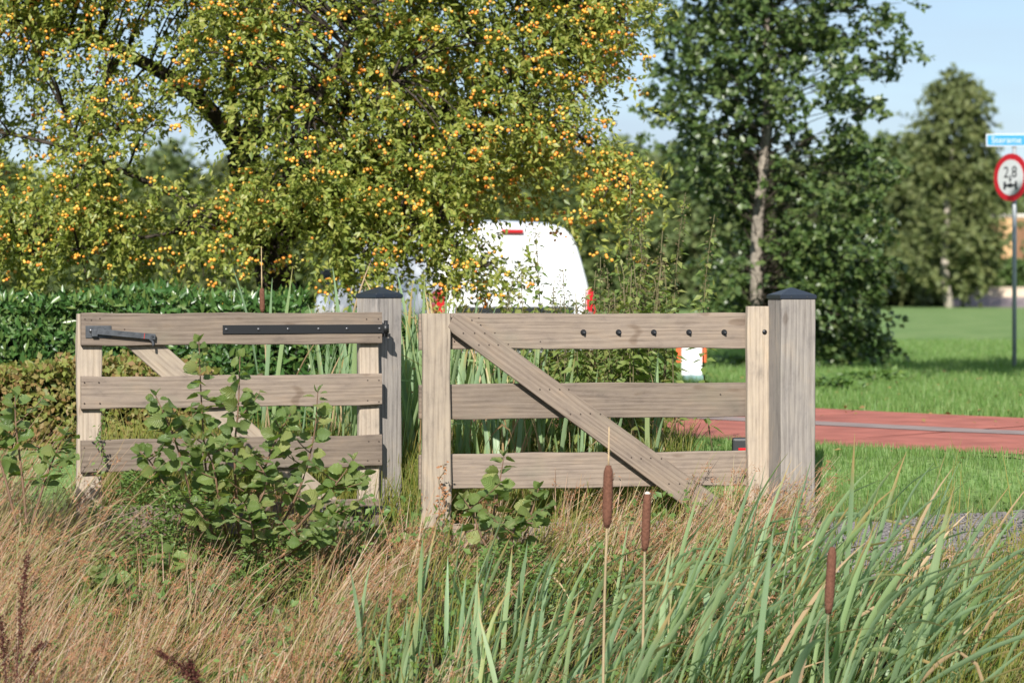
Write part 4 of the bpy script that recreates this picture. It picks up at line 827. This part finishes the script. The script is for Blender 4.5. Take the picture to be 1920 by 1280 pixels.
def blade_mesh(seed, lean, curl, kink, m_, wd=.026, twist=.8):
    r = np.random.default_rng(seed); n_ = 13; t_ = np.linspace(0, 1, n_)
    ang = lean + curl * t_ ** 2.2
    if kink: ang = ang + kink * (1 / (1 + np.exp(-(t_ - r.uniform(.55, .75)) * 40)))
    ds = np.column_stack([np.sin(ang), .06 * np.sin(3 * t_ + r.uniform(0, 6)), np.cos(ang)]); c = np.vstack([[0, 0, 0], np.cumsum(ds[:-1] / (n_ - 1), 0)])
    ta = nrm(np.gradient(c, axis=0)); ph = r.uniform(-.4, .4) + twist * t_; s0 = np.column_stack([np.zeros(n_), np.ones(n_), np.zeros(n_)]); u = nrm(np.cross(s0, ta)); s0 = np.cross(ta, u)
    s_ = s0 * np.cos(ph)[:, None] + u * np.sin(ph)[:, None]; n2 = np.cross(ta, s_)
    wv = wd * np.clip((1 - t_) * 3.2, 0.03, 1) ** .8 * (.75 + .25 * np.sin(np.clip(t_ * 3, 0, 1.57)))
    V = np.stack([c - s_ * wv[:, None] / 2 + n2 * wv[:, None] * .16, c, c + s_ * wv[:, None] / 2 + n2 * wv[:, None] * .16], 1).reshape(-1, 3)
    F = [(3 * i + j, 3 * i + j + 1, 3 * i + j + 4, 3 * i + j + 3) for i in range(n_ - 1) for j in range(2)]
    return mesh_np('leaf', V, F, m_, np.stack([np.tile([0, .5, 1], n_), np.repeat(t_, 3)], 1), True)
VB = [blade_mesh(200 + i, .02 + .03 * (i % 3), (.05, .15, .3, .45, .6, .8, 1.1, 1.5)[i % 8], 0, M['cat_leaf']) for i in range(16)]
VK = [blade_mesh(230 + i, .05, .2, (1.3, 1.8, .9)[i % 3], M['cat_leaf']) for i in range(4)]
VD = [blade_mesh(240 + i, .1, (.5, .9, .3)[i % 3], (0, 1.6, 2.0)[i % 3], M['cat_dry'], .016, 2.0) for i in range(4)]
def cattail(label, P, r, num, length, az, az_s, lean, dry=.05, stiff=False, group=None, spread=.07, wscale=1.0):
    o = thing('cattail_plant', label, 'cattail', P, 0, group)
    for i in range(num):
        u = r.uniform(); pool = VD if u < dry else (VK if u < dry + .13 else (VB if not stiff else [VB[j] for j in (0, 1, 2, 8, 9, 10, 3, 11)]))
        b = link('leaf', pool[r.integers(len(pool))], o, (r.normal() * spread, r.normal() * spread * .6, -.02)); L_ = length * r.uniform(.7, 1.15)
        b.rotation_euler = (r.normal() * .05, lean * r.uniform(.2, 1.6) * (1 if abs(az) < 1.6 else 1), az + r.normal() * az_s); b.scale = (L_, L_ * wscale / length * 1.0 * r.uniform(.75, 1.2), L_)
    return o
def seed_head(o, pts, hpx0, hpx1, rad, spike=None, fluff=False):
    """stem along world points, head between two world points"""
    O = np.array(o.location); p = path(pts, 14) - O; V, F = tube(p, np.linspace(.0065, .0042, 14), 8); st = link('stem', mesh_np('stem', V, F, M['cat_stem'], smooth=True), o)
    a = np.array(hpx0) - O; b = np.array(hpx1) - O; t_ = np.linspace(0, 1, 12); prof = np.array([.55, .82, .95, 1, 1.02, 1, 1, .99, .98, .97, .9, .5]) * rad
    V, F = tube(a + (b - a) * t_[:, None], prof, 16); hd_ = link('seed_head', mesh_np('seed_head', V, F, M['cat_head'], smooth=True), o)
    if spike: V, F = tube(curve(b, np.array(spike) - O, (0, 0, 0), 5), np.linspace(.004, .0018, 5), 6); link('spike', mesh_np('spike', V, F, M['cat_spike'], smooth=True), o)
    if fluff: V, F = tube(b + (b - a) / np.linalg.norm(b - a) * np.array([[-.006], [.0], [.004]]), np.array([.75, .6, .2]) * rad, 12); link('fluff', mesh_np('fluff', V, F, M['fluff'], smooth=True), hd_)
r = np.random.default_rng(61)
def gp(px, d): return Vector((XP(px, d), CAMY + d, gz(0, CAMY + d)))
# with heads, in front
def headed(label, rootpx, d, top, bot, lower, rad, spike=None, fluff=False, num=5, length=1.1):
    P = gp(rootpx, d); o = cattail(label, P, r, num, length, 0, .9, .2)
    seed_head(o, [P, WP(*lower, d), WP(*bot, d), WP((bot[0] + top[0]) / 2, (bot[1] + top[1]) / 2, d)], WP(*bot, d), WP(*top, d), rad, WP(*spike, d) if spike else None, fluff)
headed('tallest cattail with a thick brown head in front of the right gate leaf', 1128, 10.75, (1141, 872), (1138, 988), (1133, 1150), .0215, (1142, 800))
headed('cattail with a pale topped brown head just right of the tallest one', 1200, 10.85, (1214, 923), (1209, 1032), (1207, 1130), .019, None, True)
headed('cattail with a leaning brown head in front of the right gate post', 1535, 10.7, (1561, 1025), (1553, 1150), (1547, 1240), .0205)
PB = Vector((XP(497, 15.3), CAMY + 15.3, gz(0, 1.3))); o = cattail('lone cattail whose brown head rises behind the left gate leaf', PB, r, 4, 1.1, 0, 1.2, .1, stiff=True)
seed_head(o, [PB, WP(500, 700, 15.3), WP(493, 590, 15.3), WP(491, 560, 15.3)], WP(492, 586, 15.3), WP(491, 540, 15.3), .016, WP(490, 462, 15.3))
G1 = 'blue green cattail leaves in the right foreground'; L1 = 'headless clump of blue green cattail leaves leaning right in the right foreground'
for i in range(66):
    px = r.uniform(960, 1900); d = r.uniform(10.9, 12.6); h = np.interp(px, [985, 1150, 1400, 1600, 1800], [.72, .84, .95, 1.15, 1.05]) * np.interp(d, [10.9, 12.6], [1.0, .82])
    cattail(L1, gp(px - 110, d), r, r.integers(5, 8), h * 1.1, 0, .65, .5, .08, group=G1)
G2 = 'narrow cattail leaves in the centre foreground'; L2 = 'upright cattail clump in the centre foreground, left of the tallest brown head'
for px, d, h in ((835, 11.8, .85), (852, 11.9, .82), (870, 11.7, .7), (700, 11.6, .6), (740, 11.5, .58), (785, 12.2, .75), (905, 11.6, .62), (950, 11.4, .68), (985, 11.8, .7), (680, 12.0, .6), (760, 11.8, .6), (930, 12.1, .66)):
    cattail(L2, gp(px, d), r, 5, h, 0, 1.0, .10, .04, True, group=G2, spread=.05)
G3 = 'reed bed behind the gate'; L3 = 'dense clump of tall cattail leaves behind the gap between the gate leaves'
for i in range(44):
    px = r.choice([r.uniform(560, 790), r.uniform(740, 880), r.uniform(840, 1010)]); d = r.uniform(14.75, 15.75)
    h = np.interp(px, [560, 640, 700, 800, 860, 1010], [.95, 1.05, 1.0, .98, .95, .8]) * r.uniform(.85, 1.1)
    cattail(L3, gp(px, d), r, 6, h, 0, 2.2, .09, .10, True, group=G3, spread=.06)

G4 = 'cattail and dry leaves behind the right gate rails'; L4 = 'short cattail clump with dry tan leaves seen between the rails of the right gate leaf'
for i in range(20):
    px = r.uniform(860, 1240); d = r.uniform(14.55, 15.0); cattail(L4, gp(px, d), r, 6, r.uniform(.5, .72), 0, 2.2, .10, .28, True, group=G4, spread=.07)
k = 9000; x = r.uniform(-2.5, 1.05, k); y = r.uniform(.22, 1.3, k); V, F, uv, c = ribbon_blades(np.column_stack([x, y, gzv(y) - .02]), r, r.uniform(.12, .36, k), r.uniform(.003, .007, k), r.normal(.1, .3, k), r.normal(-.05, .25, k), 4)
tag(link('tall_grass', mesh_np('tall_grass', V, F, M['sedge'], uv)), 'uncut green grass growing close behind both gate leaves', 'grass', kind='stuff')
# ------------------------------------------------------------------ nettles behind the right leaf
M['nettle'] = leafmat('nettle leaf', [(.12, .18, .045), (.165, .225, .06), (.21, .26, .075), (.26, .27, .09)], .5, .38)
M['nettle_seed'] = leafmat('nettle tassel', [(.10, .09, .04), (.16, .12, .06)], .8, .2); M['nettle_stem'] = plain('nettle stem', (.13, .11, .05), .7)
def nettle_meshes(seed, H, seeds):
    r = np.random.default_rng(seed); lean = r.normal() * .06; p = curve((0, 0, -.05), (lean * H, r.normal() * .05, H), (r.normal() * .03, 0, 0), 9); V, F = tube(p, np.linspace(.005, .002, 9), 5)
    st = mesh_np('stem', V, F, M['nettle_stem'], smooth=True); P = []; A = []; N = []; Sc = []; T = []
    zs = np.arange(.16, 1.0, .038 / H * 1.0)
    for i, t_ in enumerate(zs):
        q = np.array([np.interp(t_, np.linspace(0, 1, 9), p[:, k]) for k in range(3)]); a0 = (i % 2) * 1.57 + r.normal() * .3; s_ = np.interp(t_, [.1, .5, .85, 1], [.9, 1, .7, .35])
        for k in range(2):
            a = a0 + k * math.pi; dr = np.array([math.cos(a), math.sin(a), r.uniform(-.7, .1)])
            if r.uniform() < .85: P.append(q + dr * .012); A.append(dr); N.append(np.array([0, -.25, 1]) + r.normal(size=3) * .25); Sc.append((.098 * s_ * r.uniform(.7, 1.25), .046 * s_, .11 * s_))
            if t_ > .55 and seeds: T += [q + np.array([dr[0] * .02, dr[1] * .02, -.012 * m_]) + r.normal(size=3) * .005 for m_ in range(4)]
        if r.uniform() < .3 and t_ < .75:                      # short side shoot
            a = r.uniform(0, 6.28); e = q + np.array([math.cos(a) * .09, math.sin(a) * .09, .05])
            for _ in range(5): P.append(q + (e - q) * r.uniform(.4, 1.2)); A.append(r.normal(size=3) + np.array([math.cos(a), math.sin(a), 0])); N.append(np.array([0, -.4, 1]) + r.normal(size=3) * .4); Sc.append((.045, .022, .05))
    V, F, _ = scatter(LEAF[0], LEAF[1], np.array(P), frames(np.array(A), np.array(N)), np.array(Sc)); fo = mesh_np('foliage', V, F, M['nettle']); se = None
    if T:
        T = np.array(T); k = len(T); V, F, _ = scatter(TRI[0], TRI[1], T, frames(r.normal(size=(k, 3)), r.normal(size=(k, 3))), np.full(k, .014)); se = mesh_np('seed_tassels', V, F, M['nettle_seed'])
    return st, fo, se
def nettle(label, px, d, ms, sc=1., rz=0, group=None):
    o = thing('nettle', label, 'nettle', gp(px, d), rz, group); link('stem', ms[0], o); tag(link('foliage', ms[1], o), kind='stuff')
    if ms[2]: tag(link('seed_tassels', ms[2], o), kind='stuff')
    o.scale = (sc,) * 3; return o
for i, (px, py, d, lab) in enumerate(((1190, 345, 15.6, 'tallest nettle stalk, rising above the right gate leaf left of the pale tree trunk'), (1272, 362, 15.7, 'tall brown tipped nettle stalk between the tallest one and the gate post'), (1340, 402, 15.5, 'nettle stalk nearest the right gate post, above the top rail'), (1224, 385, 15.9, 'thin bare topped nettle stalk close right of the tallest one'), (1032, 428, 15.4, 'nettle stalk standing alone before the white van door'), (1088, 482, 15.5, 'drooping nettle stalk at the right edge of the white van'), (997, 500, 15.3, 'short bushy nettle before the left part of the van door'), (1060, 500, 15.8, 'short thin nettle beside the stalk standing alone before the van'), (940, 515, 15.3, 'small nettle under the hanging crab apple spray, before the van'))):
    H = WP(px, py, d).z - gz(0, CAMY + d); nettle(lab, px, d, nettle_meshes(300 + i, H, True))
NM = [nettle_meshes(320 + i, .95 + .1 * (i % 3), i % 2 == 0) for i in range(5)]
r = np.random.default_rng(70)
for i in range(64):
    px = r.choice([r.uniform(985, 1225), r.uniform(1140, 1230)]); d = r.uniform(14.7, 16.3); nettle('leafy green nettle in the thicket behind the right gate leaf', px, d, NM[i % 5], r.uniform(.75, 1.12) * (1 if px < 1150 else 1.1), r.uniform(0, 6.28), 'nettle thicket behind the right gate leaf')

# ------------------------------------------------------------------ alder saplings with single leaves
M['sap'] = leafmat('alder sapling leaf', [(.11, .185, .05), (.15, .23, .06), (.21, .275, .08), (.125, .205, .07), (.31, .33, .12), (.16, .22, .06), (.10, .17, .055)], .36, .36, .5, objrand=True, veins=True)
M['sapstem'] = plain('reddish sapling stem', (.15, .085, .05), .6, noise=.3, nscale=30)
def sap_leaf(seed):
    r = np.random.default_rng(seed); nl, nc = 8, 4; V = []; uv = []
    for i in range(nl + 1):
        t_ = i / nl; wd = .46 * math.sin(math.pi * min(1, t_ ** .75)) ** .75 if 0 < t_ < 1 else .03; wd *= 1 + .09 * (1 if i % 2 else -1)
        for j in range(nc + 1):
            u = (j / nc - .5) * 2; V.append((t_, u * wd, -.16 * t_ * t_ + .22 * abs(u) ** 1.3 * wd + .02 * math.sin(i * 3.1) * abs(u) + r.normal() * .006)); uv.append((u, t_))
    F = [(i * (nc + 1) + j, i * (nc + 1) + j + 1, (i + 1) * (nc + 1) + j + 1, (i + 1) * (nc + 1) + j) for i in range(nl) for j in range(nc)]
    return mesh_np('leaf', np.array(V), F, M['sap'], uv, True)
SL = [sap_leaf(400 + i) for i in range(6)]
def sapling(label, root, stems, seed, ls=.082, fill=None):
    r = np.random.default_rng(seed); P0 = np.array(root); o = thing('alder_sapling', label, 'sapling', root); g = Geo(); cnt = 0
    def leaf(p, dr, s_):
        n_ = np.array([-.12, -.55, .75]) + r.normal(size=3) * .62; f = frames(np.array([dr]), np.array([n_]))[0]
        b = link('leaf', SL[r.integers(6)], o); b.matrix_local = Matrix.Translation(Vector(p - P0)) @ Matrix([[*f[k], 0] for k in range(3)] + [[0, 0, 0, 1]]) @ Matrix.Scale(s_, 4)
    for pts, nshoot in stems:
        w_ = [np.array(WP(*q)) for q in pts]; p = path(w_, 16); g.tube(p - P0, np.linspace(.008, .0025, 16), 6); Lt = np.linalg.norm(np.diff(p, axis=0), axis=1).sum()
        k = max(4, int(Lt / .027)); side = 1
        for i in range(k):
            t_ = .25 + .75 * (i + r.uniform(0, .6)) / k; t_ = min(t_, .99); q = np.array([np.interp(t_, np.linspace(0, 1, 16), p[:, m_]) for m_ in range(3)])
            a = i * 2.4 + r.normal() * .4; dr = np.array([math.cos(a), math.sin(a) * .8 - .15, r.uniform(-.15, .5)]); leaf(q + nrm(dr) * .015, dr, ls * np.interp(t_, [.2, .6, .9, 1], [.95, 1.1, .85, .6]) * r.uniform(.75, 1.2))
        leaf(p[-1], np.array([-.5, -.1, .8]), ls * .6); leaf(p[-1], np.array([.4, -.2, .85]), ls * .65)
        for _ in range(nshoot):
            t_ = r.uniform(.2, .85); q = np.array([np.interp(t_, np.linspace(0, 1, 16), p[:, m_]) for m_ in range(3)]); a = r.uniform(0, 6.28); e = q + np.array([math.cos(a) * .16, math.sin(a) * .1 - .03, r.uniform(.02, .14)]); g.tube(curve(q, e, (0, 0, -.01), 5) - P0, np.linspace(.0035, .0018, 5), 5)
            for m_ in range(4): leaf(q + (e - q) * (.4 + .2 * m_), np.array([math.cos(a) + r.normal() * .6, math.sin(a) + r.normal() * .5 - .1, r.uniform(-.2, .5)]), ls * r.uniform(.6, 1.05))
    link('stems', g.mesh('stems', M['sapstem']), o); return o
d = 13.15; rt = gp(450, d); b_ = (450, 1035, d)
sapling('leafy alder sapling in front of the left gate leaf', rt, [
    ([(400, 1035, d), (386, 880, d), (378, 760, d), (373, 640, d - .03)], 3), ([(450, 1035, d), (440, 860, d - .1), (447, 760, d - .12), (450, 668, d - .12)], 5),
    ([(500, 1035, d), (560, 920, d - .05), (588, 820, d - .05), (596, 735, d - .05)], 4), ([(380, 1030, d), (345, 880, d - .1), (318, 800, d - .12), (292, 742, d - .12)], 4),
    ([(470, 1035, d), (490, 900, d - .2), (520, 820, d - .22), (545, 775, d - .22)], 5), ([(520, 1035, d), (590, 950, d - .1), (635, 900, d - .1), (662, 862, d - .1)], 4),
    ([(430, 1035, d), (410, 930, d - .2), (395, 860, d - .22), (360, 835, d - .22)], 5), ([(540, 1045, d), (590, 1000, d - .15), (620, 970, d - .15), (640, 950, d - .15)], 4),
    ([(380, 1035, d), (320, 930, d), (285, 870, d), (262, 845, d)], 2), ([(430, 1050, d), (400, 1000, d - .3), (375, 960, d - .32), (345, 935, d - .32)], 4), ([(520, 1050, d), (560, 1025, d - .3), (590, 1002, d - .32), (618, 985, d - .32)], 4), ([(470, 1050, d), (475, 1010, d - .33), (468, 970, d - .35), (455, 940, d - .35)], 5), ([(480, 1035, d), (480, 960, d - .25), (500, 900, d - .28), (470, 850, d - .28)], 5)], 81, .076)
d = 13.1; sapling('small alder sapling growing at the foot of the right gate leaf', gp(950, d), [([(935, 1075, d), (925, 980, d), (935, 915, d), (945, 855, d)], 1), ([(960, 1075, d), (985, 1000, d), (1000, 950, d), (1010, 915, d)], 2), ([(940, 1075, d), (905, 1010, d), (885, 960, d), (870, 935, d)], 1), ([(955, 1075, d), (960, 1010, d - .15), (975, 980, d - .15), (1020, 985, d - .15)], 2)], 82, .075)
d = 12.9; sapling('dark alder sapling at the left edge of the photo beside the gate leaf', gp(40, d), [([(50, 980, d), (40, 880, d), (30, 800, d), (28, 740, d)], 2), ([(60, 980, d), (85, 900, d), (100, 860, d), (120, 815, d)], 2), ([(30, 980, d), (5, 880, d), (-20, 820, d), (-40, 770, d)], 2)], 83, .08)
d = 12.6; sapling('sparse seedling with round leaves among the dry rushes in the left foreground', gp(330, d), [([(330, 1160, d), (325, 1100, d), (318, 1060, d), (318, 1035, d)], 0), ([(300, 1160, d), (260, 1120, d), (215, 1090, d), (180, 1075, d)], 0)], 84, .09)
# fine leaved weeds beside and under the saplings
M['fine'] = leafmat('fine weed leaf', [(.08, .14, .03), (.11, .18, .04), (.15, .21, .055)], .5, .3)
r = np.random.default_rng(90)
for px, d, w_, h, n_l, lab in ((270, 13.2, .22, .60, 1500, 'fine leaved green weed at the left foot of the sapling'), (350, 13.05, .26, .56, 1500, 'dense fine leaved weed spreading left below the sapling'), (520, 12.95, .3, .36, 1000, 'dense low weed under the middle of the sapling'), (195, 13.35, .13, .40, 450, 'small weed at the free end of the left gate leaf'), (960, 12.8, .28, .36, 900, 'dark weed clump below the small sapling in the centre')):
    herb('weed_clump', lab, gp(px, d), r, (w_, h), n_l, .036, .014, M['fine'])
for px, py, d, lab in ((95, 1210, 11.5, 'small bright weed beside the dark red dock in the left corner'), (190, 1160, 11.8, 'small bright weed to the right of the dock, among pale rushes')):
    P = WP(px, py + 60, d); herb('weed_clump', lab, P, r, (.055, .17), 160, .03, .016, M['herb'])
# bindweed creeping up the left end of the gate
for px, y0, y1, lab in ((188, 940, 770, 'thin creeper climbing the free end of the left gate leaf'), (828, 985, 870, 'dry brown creeper on the left stile of the right gate leaf')):
    o = thing('creeper', lab, 'creeper', gp(px, 13.62)); O = np.array(o.location); pts = [np.array(WP(px + 6 * math.sin(i * 1.7), y0 + (y1 - y0) * i / 9 + (60 if i == 0 else 0), 13.66)) for i in range(10)]
    V, F = tube(path(pts, 24) - O, .0022, 5); link('stem', mesh_np('stem', V, F, M['stem'], smooth=True), o); k = 70; i_ = r.integers(0, 24, k); pp = path(pts, 24)[i_] - O + r.normal(size=(k, 3)) * .012
    V, F, _ = scatter(LEAF[0], LEAF[1], pp, frames(r.normal(size=(k, 3)), np.array([0, -1, .6]) + r.normal(size=(k, 3)) * .4), r.uniform(.016, .03, (k, 1)) * np.array([1, .6, 1])); tag(link('foliage', mesh_np('foliage', V, F, M['fine'] if px < 500 else M['rush_seed']), o), kind='stuff')
# ------------------------------------------------------------------ dark red dock seed stalks
M['dock'] = leafmat('dock seed', [(.055, .018, .015), (.08, .026, .02), (.11, .035, .025)], .8, .15, .2); M['dock_stem'] = plain('dock stem', (.10, .035, .025), .7)
def dock(label, stalks, seed):
    r = np.random.default_rng(seed); root = WP(*stalks[0][0]); o = thing('dock_plant', label, 'dock', root); O = np.array(root)
    for pts in stalks:
        p = path([np.array(WP(*q)) for q in pts], 20); V, F = tube(p - O, np.linspace(.005, .0015, 20), 6); st = link('stalk', mesh_np('stalk', V, F, M['dock_stem'], smooth=True), o)
        k = 700; t_ = r.uniform(.25, 1, k); q = np.stack([np.interp(t_, np.linspace(0, 1, 20), p[:, m_]) for m_ in range(3)], 1); q += r.normal(size=(k, 3)) * (.013 * (1.15 - t_) + .003)[:, None] * (1 + .7 * (np.sin(t_ * 60) > 0))[:, None]
        V, F, _ = scatter(LEAF[0], LEAF[1], q - O, frames(r.normal(size=(k, 3)), r.normal(size=(k, 3))), r.uniform(.006, .012, (k, 1)) * np.array([1, .9, 1])); tag(link('seed_mass', mesh_np('seed_mass', V, F, M['dock']), st), kind='stuff')
dock('dark red dock stalks in the bottom left corner', [[(28, 1420, 10.6), (32, 1250, 10.6), (42, 1120, 10.6), (52, 1040, 10.6)], [(28, 1420, 10.6), (10, 1260, 10.6), (4, 1200, 10.6), (-4, 1150, 10.6)], [(30, 1420, 10.6), (48, 1300, 10.6), (66, 1225, 10.6), (88, 1205, 10.6)]], 95)
dock('bent dark red dock stalk at the bottom edge among pale rushes', [[(410, 1440, 10.4), (385, 1310, 10.4), (345, 1255, 10.4), (295, 1218, 10.4)], [(410, 1440, 10.4), (375, 1310, 10.4), (365, 1270, 10.4), (355, 1235, 10.4)]], 96)
dock('dark purple stalk behind the weeds under the right gate top rail', [[(1110, 830, 15.2), (1108, 740, 15.2), (1112, 690, 15.2), (1104, 655, 15.2)]], 97)
